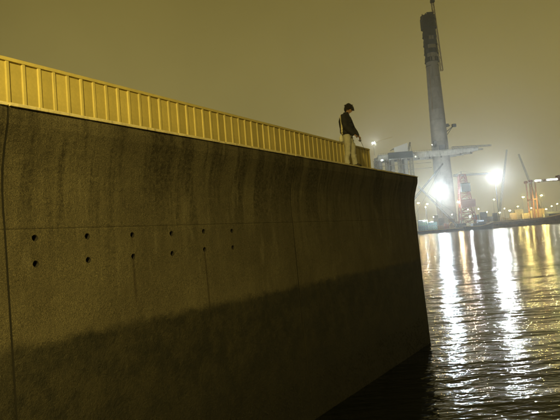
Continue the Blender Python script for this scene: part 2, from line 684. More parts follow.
for (a_, b_) in spans:
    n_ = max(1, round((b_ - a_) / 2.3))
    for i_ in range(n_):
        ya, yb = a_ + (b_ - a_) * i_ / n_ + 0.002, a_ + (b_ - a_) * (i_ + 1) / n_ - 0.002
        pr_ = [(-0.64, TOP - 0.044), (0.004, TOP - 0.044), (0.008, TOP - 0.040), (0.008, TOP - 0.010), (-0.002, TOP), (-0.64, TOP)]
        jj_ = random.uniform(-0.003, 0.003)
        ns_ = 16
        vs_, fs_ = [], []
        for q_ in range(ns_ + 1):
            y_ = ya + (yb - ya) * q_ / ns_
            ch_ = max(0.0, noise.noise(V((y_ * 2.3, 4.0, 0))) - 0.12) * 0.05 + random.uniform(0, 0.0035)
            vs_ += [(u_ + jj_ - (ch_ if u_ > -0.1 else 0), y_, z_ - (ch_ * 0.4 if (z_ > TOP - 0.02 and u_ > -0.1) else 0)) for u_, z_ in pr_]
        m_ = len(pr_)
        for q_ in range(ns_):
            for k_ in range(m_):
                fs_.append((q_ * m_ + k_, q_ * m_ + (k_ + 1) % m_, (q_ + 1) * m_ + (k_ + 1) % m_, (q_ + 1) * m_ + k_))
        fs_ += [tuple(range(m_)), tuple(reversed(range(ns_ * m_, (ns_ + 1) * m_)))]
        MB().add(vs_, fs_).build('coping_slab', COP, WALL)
# the mass behind the facing panels and the walkway on top of it
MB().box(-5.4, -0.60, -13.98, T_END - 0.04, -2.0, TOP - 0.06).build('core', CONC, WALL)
MB().box(-5.45, -0.63, -14.0, T_END, TOP - 0.055, TOP - 0.012).build('walkway', mat('walkway_concrete', (0.26, 0.24, 0.20), 0.9, vary=0.3, scale=1.5, bump=0.4), WALL)


def socket_mesh():
    """steel anchor socket: raised rusty collar round a dark hole"""
    mb = MB()
    n = 14
    prof = [(-0.006, 0.0425), (-0.008, 0.037), (-0.080, 0.036), (-0.082, 0.0005)]
    vs_, fs_ = [], []
    for (x, r_) in prof:
        for j in range(n):
            q = 2 * math.pi * j / n
            vs_.append((x, math.cos(q) * r_, math.sin(q) * r_))
    for i in range(len(prof) - 1):
        for j in range(n):
            jj = (j + 1) % n
            fs_.append((i * n + j, i * n + jj, (i + 1) * n + jj, (i + 1) * n + j))
    return mb.add(vs_, fs_)


first = None
for p in HOLES:
    loc = (wall_u(p.z) + 0.005, p.y, p.z)
    if first is None:
        first = socket_mesh().build('anchor_socket', mat('shaded_rusty_socket', (0.007, 0.005, 0.004), 0.9, vary=0.5, scale=20), WALL, smooth=True)  # near-black colour paints in the shade inside the hole
        first.location = loc
    else:
        link_copy(first, WALL, loc, (random.uniform(0, 3), 0, 0))

def weed_fringe():
    rn = random.Random(21)
    mb = MB()
    for i in range(5200):
        y_ = rn.uniform(3.0, T_END)
        z_ = -0.15 + 1.1 * rn.random() ** 2.2 + 0.12 * noise.noise(V((y_ * 1.3, 0, 2)))
        r_ = rn.uniform(0.010, 0.032)
        u_ = wall_u(z_) - 0.005
        d_ = rn.uniform(0.008, 0.028)
        dz = rn.uniform(0.0, 0.08)
        mb.add([(u_, y_ - r_, z_), (u_, y_ + r_, z_), (u_, y_, z_ + r_ * 1.4), (u_ + d_, y_ + rn.uniform(-0.01, 0.01), z_ - dz)], [(0, 1, 3), (1, 2, 3), (2, 0, 3)])
    o = mb.build('weed', mat('weed_clumps', (0.0045, 0.0048, 0.003), 0.95, vary=0.5, scale=6), WALL)
    o['kind'] = 'stuff'


weed_fringe()

# ================================================================ PARAPET on the walkway
SB = 1.30                               # set back from the lip
PAR_H = 0.407 * (D_LIP + SB) + HC - TOP
PITCH = 0.258
PAR = empty('parapet_fence', WM @ V((-SB, 0, TOP - 0.012)), -THETA)
tag(PAR, 'long yellow ribbed metal parapet along the top of the sea wall', 'parapet')
PAINT = mat('parapet_paint', (0.58, 0.48, 0.18), 0.6, vary=0.16, scale=3.0, bump=0.10, dirt=(0.30, 0.24, 0.10))
PAINT2 = mat('parapet_rail_paint', (0.64, 0.54, 0.22), 0.55, vary=0.12, scale=3.0, bump=0.08)
for m_ in (PAINT, PAINT2):                       # each piece weathered a little differently
    t_ = m_.node_tree
    b_ = t_.nodes['Principled BSDF']
    src = b_.inputs['Base Color'].links[0].from_socket
    oi = t_.nodes.new('ShaderNodeObjectInfo')
    k_ = math_node(t_, 'ADD', math_node(t_, 'MULTIPLY', oi.outputs['Random'], 0.24), 0.84)
    cb_ = t_.nodes.new('ShaderNodeCombineColor')
    for q_ in range(3):
        t_.links.new(k_, cb_.inputs[q_])
    t_.links.new(mix_node(t_, 1.0, src, cb_.outputs[0], 'MULTIPLY'), b_.inputs['Base Color'])
T0 = on_wall(9, 75, -SB).y
k0 = int((T0 + 3.0) / PITCH)
ts = []
tt = T0 - k0 * PITCH
while tt < 18.35:
    ts.append(tt)
    tt += PITCH
PA, PB = ts[0] - 0.03, ts[-1] + 0.03
MB().box(-0.085, -0.018, PA, PB, PAR_H - 0.05, PAR_H).build('top_rail', PAINT2, PAR)
MB().box(-0.080, 0.010, PA, PB, 0.0, 0.07).build('bottom_rail', PAINT2, PAR)
rib0 = MB().add([(-0.05, -0.032, 0.07), (-0.026, -0.021, 0.07), (-0.026, 0.021, 0.07), (-0.05, 0.032, 0.07),
                 (-0.05, -0.032, PAR_H - 0.05), (-0.026, -0.021, PAR_H - 0.05), (-0.026, 0.021, PAR_H - 0.05), (-0.05, 0.032, PAR_H - 0.05)],
                [(0, 1, 5, 4), (1, 2, 6, 5), (2, 3, 7, 6), (3, 0, 4, 7)]).build('rib', PAINT2, PAR)
rib0.location = (0, ts[0], 0)
pan0 = MB().box(-0.060, -0.048, -(PITCH / 2 - 0.004), PITCH / 2 - 0.004, 0.07, PAR_H - 0.05).build('panel', PAINT, PAR)
pan0.location = (0, ts[0] + PITCH / 2, 0)
rr = random.Random(5)
for i, q in enumerate(ts):
    if i:
        link_copy(rib0, PAR, (rr.uniform(-0.003, 0.003), q + rr.uniform(-0.004, 0.004), 0))
        if i < len(ts) - 1:
            link_copy(pan0, PAR, (rr.uniform(-0.006, 0.004), q + PITCH / 2, 0), (0, 0, rr.uniform(-0.022, 0.022)))

# ================================================================ LANDING the camera stands on (behind and below the view), with its street lamp
LAND = MB()
LAND.cbox(-4.0, 9.0, -9.0, 0.35, -2.0, HC - 1.62, 0.06)
tag(LAND.build('pavement', mat('landing_concrete', (0.28, 0.26, 0.22), 0.9, vary=0.3, scale=1.2, bump=0.4)), kind='structure')
SL = empty('street_lamp', (-1.3, -4.2, HC - 1.62))
tag(SL, 'tall sodium street lamp standing on the concrete landing', 'street lamp')
STEEL = mat('galvanised_steel', (0.34, 0.34, 0.33), 0.45, metal=0.7, vary=0.2, scale=3)
LH = 8.2
MB().tube([(0, 0, 0), (0, 0, LH - 1.0), (-0.1, 0.14, LH - 0.4), (-0.5, 0.6, LH)], [0.10, 0.065, 0.055, 0.045], 12).build('pole', STEEL, SL, smooth=True)
MB().cbox(-0.2, 0.2, -0.2, 0.2, 0, 0.05, 0.02).build('base_plate', STEEL, SL)
hd = MB().cbox(-0.19, 0.19, -0.42, 0.42, -0.02, 0.14, 0.05).build('lamp_head', mat('lamp_housing', (0.2, 0.2, 0.2), 0.5, vary=0.1), SL)
hd.location = (-0.62, 0.80, LH)
hd.rotation_euler = (R(24), R(16), R(32))
LAMP_L = 5900.0
ln = MB().cbox(-0.14, 0.14, -0.30, 0.30, -0.06, -0.022, 0.01).build('lens', emat('sodium_near', (1.0, 0.76, 0.18), LAMP_L), hd)

# ================================================================ FAR SIDE
YB = 640.0                               # the bridge


def ground(px, Y):
    r = ray(px, 225)
    return V((r.x * Y / r.y, Y, 0))


def Xat(px, py, Y):
    return PX(px, py, Y).x


def Zat(px, py, Y):
    return PX(px, py, Y).z


CONC_T = mat('tower_concrete', (0.36, 0.35, 0.32), 0.85, vary=0.2, scale=0.12, bump=0.2, dirt=(0.20, 0.19, 0.17))
DARK = mat('dark_steel', (0.035, 0.04, 0.035), 0.7, vary=0.4, scale=0.3)
GREYS = mat('grey_steel', (0.11, 0.115, 0.11), 0.6, vary=0.3, scale=0.3)
REDS = mat('red_steel', (0.20, 0.032, 0.018), 0.6, vary=0.3, scale=0.4)
WHITE_L = emat('flood_white', (0.86, 0.95, 1.0), 4600.0)
SMALL_L = emat('work_light', (0.9, 0.95, 1.0), 1500.0)
SOD_L = emat('sodium_far', (1.0, 0.76, 0.22), 600.0)
TUBE_L = emat('tube_light', (0.95, 1.0, 0.85), 14.0)

# ---- bridge tower
tb = PX(445.5, 205, YB)
tb = V((PX(448.0, 228, YB).x, YB, LAND_Z))
TW = empty('bridge_tower', tb)
tag(TW, 'slender tapering concrete bridge tower rising above the harbour under construction', 'bridge tower')


def tz(py):                       # height above the tower's base of a picture row on its axis
    px = 448 - (228 - py) * 0.093
    return Zat(px, py, YB) - LAND_Z


ZF = tz(66)                       # underside of the climbing formwork
ZD = tz(157)
ZTOP = tz(15.5)
R0, R1 = 10.2, 7.0
prof = [(0, R0 + 1.2), (6, R0 + 0.6), (tz(180), R0), (ZD, 9.4), (tz(110), 8.4), (ZF, R1 + 0.2), (ZTOP - 8, R1 - 0.8)]
MB().rings([((0, 0, z), r_, r_ * 1.1) for z, r_ in prof], 40).build('shaft', CONC_T, TW, smooth=True)
# construction lifts: thin rings round the shaft
z = 12.0
while z < ZF - 3:
    for (za, ra), (zb, rb) in zip(prof, prof[1:]):
        if za <= z < zb:
            rr_ = ra + (rb - ra) * (z - za) / (zb - za)
    MB().rings([((0, 0, z), rr_ + 0.02, rr_ * 1.1 + 0.02), ((0, 0, z + 0.1), rr_ + 0.16, (rr_ + 0.15) * 1.1), ((0, 0, z + 0.5), rr_ + 0.16, (rr_ + 0.15) * 1.1), ((0, 0, z + 0.6), rr_ + 0.02, rr_ * 1.1 + 0.02)], 32).build('lift_joint', CONC_T, TW, smooth=True)
    z += 12.5
# climbing formwork: stacked working platforms with screens
lev = ZF - 1.0
FW = empty('climbing_formwork')
FW.parent = TW
k = 0
while lev < ZTOP - 3:
    rr_ = R1 + (0.9 if k % 2 else 0.35) + (0.8 if lev > ZTOP - 17 else 0)
    o = MB().rings([((0, 0, lev), rr_ + 0.5, rr_ + 0.5), ((0, 0, lev + 0.5), rr_ + 0.5, rr_ + 0.5), ((0, 0, lev + 0.51), rr_, rr_), ((0, 0, lev + 5.05), rr_ - 0.1, rr_ - 0.1)], 12).build('screen', DARK, FW)
    o.rotation_euler = (0, 0, 0.26 * (k % 3))
    lev += 5.0
    k += 1
MB().box(-7.6, 4.5, -6, 6, ZTOP - 13, ZTOP - 2.5).build('top_platform', DARK, FW)
for (xa, za, zb) in ((-7.4, ZTOP - 2.5, ZTOP + 1.0), (-3.5, ZTOP - 2.5, ZTOP + 2.0), (3.8, ZTOP - 2.5, ZTOP + 0.5)):
    MB().box(xa, xa + 1.0, -3, -2.2, za, zb).build('post', DARK, FW)
# mast of the tower crane tied to the shaft
MB().lattice((9.8, -2, tz(72)), (5.0 + 0.6, -2, tz(-14)), 2.6, 2.6, 26, 0.34).build('crane_mast', mat('mast_steel', (0.13, 0.05, 0.035), 0.6, vary=0.3), TW)
MB().box(4.4, 9.0, -4, 0, tz(3.5), tz(1.2)).build('mast_collar', DARK, TW)
MB().box(-1.5, 6.5, -3, -1, tz(14.5), tz(13)).build('mast_tie', DARK, TW)
MB().tube([(-5.5, -5.6, ZF - 3), (-6.2, -6.4, ZF - 24), (-6.6, -6.6, tz(112))], 0.22, 6).build('hoist_rail', mat('hoist_rail_steel', (0.4, 0.28, 0.12), 0.6), TW)
# bracket with machinery that sticks out above the deck
zb_ = tz(133)
MB().bar((7.5, -3, zb_), (17.5, -3, zb_ + 7.0), 0.9).bar((7.5, -3, zb_ - 4.5), (15.5, -3, zb_ + 5.5), 0.6).bar((7.0, -3, zb_ + 8), (12.5, -3, zb_ + 7.0), 1.0).build('bracket', DARK, TW)
MB().cbox(14.8, 19.6, -4.5, -1.5, zb_ + 5.0, zb_ + 8.6, 0.4).build('winch_house', DARK, TW)
MB().cbox(8.0, 11.0, -5, -2, zb_ + 5.8, zb_ + 9.2, 0.3).build('winch_house', DARK, TW)
MB().cbox(-9.5, -6.5, -9.5, -5.5, tz(147.5), tz(141.5), 0.3).cbox(-4, 3, -11.0, -8.5, tz(151), tz(146.5), 0.4).build('site_cabin', GREYS, TW)

# ---- bridge deck
DK = empty('bridge_deck', (tb.x, YB, LAND_Z))
tag(DK, 'unfinished steel bridge deck cantilevered out on both sides of the tower', 'bridge deck')
ROLLM = 0.0


def dk(px, py):
    p = PX(px, py, YB)
    return p.x - tb.x, p.z - LAND_Z


DECKM = mat('deck_steel', (0.40, 0.40, 0.36), 0.6, vary=0.25, scale=0.15, dirt=(0.22, 0.21, 0.18))
xl, _ = dk(376, 158)
xr, _ = dk(474, 151)
zt = dk(444, 151.6)[1]
nseg = 13
segw = (xr - xl) / nseg
for i in range(nseg):
    xa = xl + i * segw
    xb = xa + segw - 0.25
    th = 6.0 if i < 10 else (5.4, 4.6, 3.6)[i - 10]
    y0, y1 = -15.0, -11.0
    # twin box girders joined by cross beams
    sec = [(-15.5, zt), (-15.5, zt - 1.5), (-13.0, zt - th), (-10.0, zt - th), (-8.8, zt)]
    mb = MB()
    crossed = abs((xa + xb) / 2) > 13
    for sgn in (1, -1):
        if sgn == -1 and not crossed:
            mb.build('deck_segment', DECKM, DK)
            mb = MB()
        pts = [(yy * sgn, zz) for yy, zz in sec]
        n = len(pts)
        mb.add([(xa, yy, zz) for yy, zz in pts] + [(xb, yy, zz) for yy, zz in pts],
               [tuple(range(n)), tuple(reversed(range(n, 2 * n)))] + [(q, n + q, n + (q + 1) % n, (q + 1) % n) for q in range(n)])
    if crossed:
        mb.box(xa + 1.2, xb - 1.2, -9.2, 9.2, zt - 3.2, zt - 0.4)
    mb.build('deck_segment', DECKM, DK)
# lifting gantry running out past the tip, railings
gx0, gz0 = dk(448.5, 149.8)
gx1, gz1 = dk(487.5, 149.8)
zg = zt + 0.3
MB().lattice((gx0, -13, zg + 1.3), (gx1, -13, zg + 0.9), 2.4, 1.2, 18, 0.32).build('lifting_gantry', DARK, DK)
MB().lattice((gx0, 13, zg + 1.3), (gx1, 13, zg + 0.9), 2.4, 1.2, 18, 0.32).build('lifting_gantry', DARK, DK)
for i in range(30):
    x = xl + (gx0 - xl) * i / 29
    if i == 0:
        pst = MB().box(-0.08, 0.08, -15.4, -15.2, zt, zt + 1.3).build('railing_post', DARK, DK)
        pst.location = (x, 0, 0)
    else:
        link_copy(pst, DK, (x, 0, 0))
MB().box(xl, gx0, -15.38, -15.22, zt + 1.3, zt + 1.45).build('railing', DARK, DK)
for i, x in enumerate((xl + 34, xl + 45, xl + 57, xl + 70, xl + 92, xl + 104)):
    o = MB().cbox(-0.9, 0.9, -16.6, -15.6, zt - 8.6 + (i > 3) * 1.3, zt - 7.0 + (i > 3) * 1.3, 0.2).bar((0, -16, zt - 7.1), (0, -14, zt - 4.5), 0.25).build('underdeck_cradle', GREYS, DK)
    o.location = (x, 0, 0)
# erection plant at the land end: dark steel frame under a slanting pale roof
hx0, hz0 = dk(386, 160)
hx1, hz1 = dk(409, 151)
PLANT = empty('erection_plant')
PLANT.parent = DK
MB().cbox(hx0, hx1, -17.2, 10, zt - 5.6, zt + 1.4, 0.5).build('plant_house', mat('plant_blue_grey', (0.05, 0.065, 0.07), 0.6, vary=0.35, scale=0.2), PLANT)
rx0, rz0 = dk(391, 150.5)
rx1, rz1 = dk(404, 145.8)
MB().add([(rx0, -17, rz0), (rx1, -17, rz1), (rx1, 8, rz1 + 0.5), (rx0, 8, rz0 + 0.5), (rx0, -17, rz0 + 0.5), (rx1, -17, rz1 + 0.5), (rx1, 8, rz1 + 1.0), (rx0, 8, rz0 + 1.0)],
         [(3, 2, 1, 0), (4, 5, 6, 7), (0, 1, 5, 4), (2, 3, 7, 6), (1, 2, 6, 5), (3, 0, 4, 7)]).build('slanting_roof', mat('pale_sheet', (0.7, 0.72, 0.7), 0.35, vary=0.1), PLANT)
MB().add([(rx0, -17.05, zt + 1.4), (rx1, -17.05, zt + 1.4), (rx1, -17.05, rz1), (rx0, -17.05, rz0),
          (rx0, -16.6, zt + 1.4), (rx1, -16.6, zt + 1.4), (rx1, -16.6, rz1), (rx0, -16.6, rz0)],
         [(0, 1, 2, 3), (7, 6, 5, 4), (0, 4, 5, 1), (1, 5, 6, 2), (2, 6, 7, 3), (3, 7, 4, 0)]).build('roof_glazing', mat('glazing', (0.75, 0.78, 0.78), 0.2, vary=0.1), PLANT)
MB().lattice((rx1 + 0.6, -15, zt + 1.4), (rx1 + 3.6, -15, dk(407, 144.5)[1]), 1.6, 1.2, 6, 0.3).bar((rx1 + 3.4, -15, dk(407, 144.5)[1]), (rx1 + 4.6, -15, zt + 1), 0.3).build('davit', DARK, PLANT)
# piers and scaffold towers below the back span
PIERM = mat('pier_concrete', (0.30, 0.29, 0.25), 0.9, vary=0.3, scale=0.1)
for px in (379, 391, 404):
    x, _ = dk(px, 170)
    o = MB().cbox(-2.2, 2.2, -13, -7, 0, zt - 5.9, 0.8).cbox(-2.2, 2.2, 7, 13, 0, zt - 5.9, 0.8).box(-1.6, 1.6, -7, 7, zt - 10, zt - 7).build('pier', PIERM, DK)
    o.location = (x, 0, 0)
SCF = mat('scaffold_steel', (0.24, 0.22, 0.15), 0.6, metal=0.3, vary=0.4, scale=0.6)
for px in (374, 385, 397.5, 409):
    x, _ = dk(px, 170)
    o = MB().lattice((0, -14.5, zt - 44), (0, -14.5, zt - 6.2), 3.4, 3.4, 14, 0.5).build('scaffold_tower', SCF, DK)
    o.location = (x, 0, 0)
MB().bar((xl, -15.6, zt - 13), (dk(412, 0)[0], -15.6, zt - 13), 0.6).bar((xl, -15.6, zt - 19), (dk(412, 0)[0], -15.6, zt - 19), 0.6).build('scaffold_walkway', SCF, DK)


def aim(o, d):
    """turn an object's local -y axis to direction d"""
    d = V(d).normalized()
    o.rotation_mode = 'XYZ'
    o.rotation_euler = d.to_track_quat('-Y', 'Z').to_euler('XYZ')


def floodlight(name, pos, size, lens_mat, label, group, toward=None, stand=None, cols=1, rows=1, gap=1.25, cat='floodlight'):
    """a mast or bracket with a bank of lamp heads"""
    pos = V(pos)
    base = V(stand) if stand is not None else pos - V((0, 0, size * 2))
    root = empty(name, base)
    tag(root, label, cat, group)
    h = pos - base
    rr = max(0.12, min(0.45, h.length * 0.008))
    MB().tube([(0, 0, 0), h * 0.5, h + V((0, 0.6, 0))], [rr * 1.5, rr * 1.1, rr * 0.8], 10).build('mast', GREYS, root, smooth=True)
    ww = cols * size * gap
    MB().box(-ww / 2, ww / 2, 0.35, 0.65, -0.25, 0.25).build('crossbar', GREYS, root).location = h
    tw = V(toward) if toward is not None else (CAM - pos) + V((0, 0, -10))
    for i in range(cols):
        for j in range(rows):
            hdp = h + V(((i - (cols - 1) / 2) * size * gap, 0, (j - (rows - 1) / 2) * size * gap))
            hb = MB().cbox(-size / 2, size / 2, 0.0, size * 0.45, -size / 2, size / 2, size * 0.08).build('lamp_head', GREYS, root)
            hb.location = hdp
            aim(hb, tw)
            l_ = MB()
            l_.rings([((0, 0, 0), size * 0.44, size * 0.44), ((0, 0, 0.04), size * 0.40, size * 0.40)], 16)
            lo = l_.build('lens', lens_mat, hb)
            lo.rotation_euler = (R(90), 0, 0)
            lo.location = (0, -0.02, 0)
    return root


FG = 'floodlights on the far shore'
p = PX(440, 191, 622)
floodlight('floodlight_mast', p, 1.1, emat('flood_cool', (0.80, 0.93, 1.0), 10500.0), 'white floodlight bank on a mast in front of the bridge tower', FG, cols=3, rows=2, stand=(p.x, 622.6, LAND_Z))
p = PX(495, 176.5, 618)
floodlight('floodlight_mast', p, 1.3, WHITE_L, 'tallest and brightest white floodlight bank, past the end of the red crane jib', FG, cols=4, rows=2, stand=(p.x, 618.6, LAND_Z))
p = PX(458.5, 202, 612)
floodlight('floodlight_mast', p, 1.1, emat('warm_flood', (1.0, 0.74, 0.42), 1700.0), 'warm white floodlight at the foot of the red crane', FG, cols=2, rows=1, stand=(p.x, 612.6, LAND_Z))
# lamps on the bridge works
p = PX(373.5, 143, YB - 16)
fl = floodlight('deck_lamp', p, 1.4, emat('deck_flood', (0.92, 1.0, 0.97), 1800.0), 'bright round lamp on a mast at the land end of the bridge deck', 'lamps on the bridge works', cols=2, rows=1, stand=(p.x, YB - 15.0, LAND_Z + zt + 0.02))
MB().bar((1.0, 0.4, p.z - LAND_Z - zt + 1.0), V((PX(392.5, 136.8, YB - 16).x - p.x, 0.4, PX(392.5, 136.8, YB - 16).z - LAND_Z - zt)), 0.45).build('boom_arm', mat('arm_yellow', (0.45, 0.36, 0.14), 0.6), fl)
p = PX(382, 160.2, YB - 19)
floodlight('deck_lamp', p, 0.9, emat('deck_small', (0.85, 1.0, 0.95), 500.0), 'small lamp slung under the erection plant of the bridge deck', 'lamps on the bridge works', cols=2, rows=1, stand=(p.x, YB - 17.4, LAND_Z + zt - 4.0))
p = PX(431.8, 145, YB - 18)
floodlight('deck_lamp', p, 0.9, emat('tower_wash', (1.0, 0.97, 0.84), 900.0), 'small lamp on the deck shining up the tower shaft', 'lamps on the bridge works', toward=V((0.45, 0.35, 1.0)), stand=(p.x, YB - 14.0, LAND_Z + zt + 0.02))
p = PX(415.5, 156.5, YB - 19)
floodlight('deck_lamp', p, 0.6, emat('deck_warm', (1.0, 0.86, 0.5), 700.0), 'warm work lamp on the side of the bridge deck', 'lamps on the bridge works', stand=(p.x, YB - 16.0, LAND_Z + zt - 1.2), toward=V((0.5, -0.2, -0.1)))

for (px, py, Y, st_z, tgt, L_, colr, lab) in (  # added lamps turned inland to brighten the tower, deck, cabins and boxes
        (424, 221, 579, 3.0, PX(438, 120, YB), 18000.0, (0.95, 1.0, 0.92), 'added uplight on the work barge edge brightening the bridge tower'),
        (432, 222, 579.5, 3.0, PX(418, 155, YB), 9000.0, (1.0, 0.93, 0.75), 'added uplight on the work barge edge brightening the bridge deck'),
        (412, 223.5, 579, 3.0, PX(424, 216, 590), 160.0, (0.75, 0.95, 1.0), 'added low cool lamp on the barge edge brightening the teal cabins'),
        (447.5, 223.5, 579, 3.0, PX(447, 217, 592), 160.0, (1.0, 0.82, 0.55), 'added low warm lamp on the barge edge brightening the cargo boxes')):
    p = PX(px, py, Y)
    floodlight('work_lamp', p, 0.9, emat('aimed_%d' % px, colr, L_), lab, 'small work lamps near the water', toward=tgt - p, stand=(p.x, Y + 0.4, 3.02), cols=2)

# ---- red crane
YC = 612.0
RC = empty('portal_crane', (PX(467, 226, YC).x, YC, LAND_Z))
tag(RC, 'red lattice crane with a straight grey jib pointing at the brightest floodlight', 'crane')


def rc(px, py, dy=0.0):
    p = PX(px, py, YC)
    return V((p.x - RC.location.x, dy, p.z - LAND_Z))


mb = MB()
La, Lb = rc(460.5, 225), rc(476.5, 225)
Ta, Tb = rc(458.5, 175), rc(464.5, 174.5)
lv = 8
for dy in (-4.5, 4.5):
    kd = 0.45
    mb.bar(La + V((0, dy, 0)), Ta + V((0, dy * kd, 0)), 1.0).bar(Lb + V((0, dy, 0)), Tb + V((0, dy * kd, 0)), 1.1)
    for i in range(lv):
        f0, f1 = i / lv, (i + 1) / lv
        d0, d1 = V((0, dy * (1 - f0 * (1 - kd)), 0)), V((0, dy * (1 - f1 * (1 - kd)), 0))
        a0, a1, b0, b1 = La.lerp(Ta, f0) + d0, La.lerp(Ta, f1) + d1, Lb.lerp(Tb, f0) + d0, Lb.lerp(Tb, f1) + d1
        mb.bar(a0, b1, 0.6).bar(b0, a1, 0.6).bar(a1, b1, 0.55)
for i in range(lv + 1):
    f0 = i / lv
    for A, B in ((La, Ta), (Lb, Tb)):
        q = A.lerp(B, f0)
        yy = 4.5 * (1 - f0 * 0.55)
        mb.bar(q + V((0, -yy, 0)), q + V((0, yy, 0)), 0.5)
mb.build('lattice_tower', REDS, RC)
a, b = rc(461.5, 192), rc(469, 183)
MB().cbox(a.x - 1.2, b.x, -4.0, 4.0, a.z, b.z, 0.5).build('machinery_house', mat('machine_grey', (0.05, 0.055, 0.06), 0.6, vary=0.3), RC)
a, b = rc(460.0, 208), rc(474, 199)
MB().cbox(a.x, b.x, -4.4, 4.4, a.z, b.z, 0.5).build('control_cabin', mat('cabin_red', (0.20, 0.045, 0.025), 0.6, vary=0.35), RC)
MB().lattice(rc(453.5, 175.6), rc(492.5, 173.2), 1.9, 1.2, 22, 0.4).build('jib', GREYS, RC)
MB().bar(rc(461, 171.5), rc(455, 175), 0.35).bar(rc(461, 171.5), rc(480, 173.5), 0.25).bar(rc(461, 171.5), rc(461, 175), 0.7).build('stay', GREYS, RC)
MB().box(-12, 12, -6, -5, 0, 1.2).box(-12, 12, 5, 6, 0, 1.2).build('bogie', DARK, RC)


# ---- crawler cranes
def crawler(px_base, Y, tip, foot, label, mcol, group='crawler cranes on the far shore', w=1.6):
    g = V((PX(px_base, 222, Y).x, Y, LAND_Z))
    root = empty('crawler_crane', g)
    tag(root, label, 'crane', group)
    for s_ in (-1, 1):
        o = MB().prism([(-4.2, 0.3), (-3.6, 0), (3.6, 0), (4.2, 0.3), (4.2, 1.1), (3.5, 1.5), (-3.5, 1.5), (-4.2, 1.1)], s_ * 2.4 - 0.5, s_ * 2.4 + 0.5).build('track', DARK, root)
    MB().cbox(-3.0, 5.2, -2.0, 2.0, 1.7, 4.4, 0.3).build('upperworks', mat('crane_' + mcol[0], mcol[1], 0.6, vary=0.3), root)
    MB().cbox(-4.6, -2.6, -2.4, -0.8, 1.9, 4.2, 0.25).build('cab', mat('cab_glass', (0.06, 0.07, 0.08), 0.2, vary=0.2), root)
    MB().box(5.0, 6.4, -2.0, 2.0, 1.6, 4.0).build('counterweight', DARK, root)
    tp = PX(*tip, Y) - g
    ft = (PX(*foot, Y) - g) if foot else V((-3.0, 0, 2.4))
    n = max(8, int((tp - ft).length / 3.0))
    MB().lattice(ft, tp, w, w * 0.6, n, 0.36).build('boom', mat('boom_' + mcol[0], tuple(c * 0.7 for c in mcol[1]), 0.6, vary=0.3), root)
    top = V((4.0, 0, 9.0))
    MB().bar((4.0, 0, 4.0), top, 0.4).bar((1.0, 0, 4.2), top, 0.35).build('gantry', DARK, root)
    MB().tube([top, (top + tp) / 2 + V((0, 0, -0.6)), tp], 0.1, 5).build('pendant', DARK, root)
    return root


crawler(459.5, 600, (418.5, 186.5), None, 'grey crawler crane with its boom lowered towards the sea wall', ('grey', (0.07, 0.07, 0.065)))
crawler(407, 608, (443, 163.5), (411, 203), 'dark crawler crane half hidden by the sea wall, boom raised under the deck', ('dark', (0.045, 0.045, 0.04)))
crawler(500, 1000, (506.8, 149.5), None, 'far crawler crane with a nearly upright boom behind the brightest floodlight', ('green', (0.10, 0.12, 0.08)), w=3.0)
crawler(546, 1000, (518.6, 154), None, 'far crawler crane with a long leaning boom behind the lit yard', ('olive', (0.12, 0.11, 0.07)), w=3.0)


# ---- floating plant
def hull(root, L, B, zd, m, name='hull', sheer=0.0, rake=0.10, bow=0.0):
    """hull lofted along x from stern to bow, deck height zd with sheer"""
    st = [(-0.5, 0.84, 0.0), (-0.46, 0.97, 0.0), (-0.3, 1, 0), (0.0, 1, 0), (0.25, 1, 0), (0.4, 0.9 - bow * 0.3, 0), (0.47, 0.7 - bow * 0.4, 0), (0.5, 0.45 - bow * 0.4, 0)]
    vs_, fs_ = [], []
    for (f, wf, _) in st:
        x = f * L
        dz = sheer * (f + 0.1) ** 2 * 4 if f > -0.1 else sheer * 0.6 * (f + 0.1) ** 2 * 4
        xb = x * (1 - rake * (abs(f) > 0.4))
        hb, hd_ = B / 2 * wf * 0.86, B / 2 * wf
        vs_ += [(xb, -hb, -1.2), (xb, hb, -1.2), (x, hd_, zd + dz), (x, -hd_, zd + dz)]
    n = 4
    for i in range(len(st) - 1):
        for j in range(n):
            jj = (j + 1) % n
            fs_.append((i * n + j, (i + 1) * n + j, (i + 1) * n + jj, i * n + jj))
    fs_.append((0, 1, 2, 3))
    q = (len(st) - 1) * n
    fs_.append((q + 3, q + 2, q + 1, q))
    o = MB().add(vs_, fs_).build(name, m, root)
    # rubbing strake and gunwale on both sides
    for sgn in (-1, 1):
        pts, pts2 = [], []
        for (f, wf, _) in st:
            dz = sheer * (f + 0.1) ** 2 * 4 if f > -0.1 else sheer * 0.6 * (f + 0.1) ** 2 * 4
            pts.append((f * L, sgn * (B / 2 * wf + 0.05), zd + dz + 0.1))
            pts2.append((f * L * 0.99, sgn * (B / 2 * wf * 0.97 + 0.05), (zd + dz) * 0.55))
        MB().tube(pts, 0.28, 6).build('gunwale', mat('strake', (0.42, 0.30, 0.12), 0.7, vary=0.3), root)
        MB().tube(pts2, 0.22, 6).build('rubbing_strake', DARK, root)
    for i in range(7):
        x = (-0.42 + 0.12 * i) * L
        t_ = MB()
        t_.tube([(x + math.cos(q_) * 0.55, -B / 2 - 0.3, zd * 0.62 + math.sin(q_) * 0.55) for q_ in [k_ * math.pi / 5 for k_ in range(11)]], 0.2, 6, caps=False)
        t_.build('tyre_fender', mat('tyre_rubber', (0.02, 0.02, 0.02), 0.8), root)
    return o


def at_water(px, Y):
    return V((PX(px, 228, Y).x, Y, 0))


# flat work barge in front of the teal cabins
WB = empty('work_barge', at_water(434, 588))
tag(WB, 'flat brown work barge loaded with stacked teal cabins and site gear', 'barge')
hull(WB, 62, 16, 3.0, mat('barge_brown', (0.10, 0.075, 0.05), 0.8, vary=0.4, scale=0.4, dirt=(0.16, 0.07, 0.03)), rake=0.05)
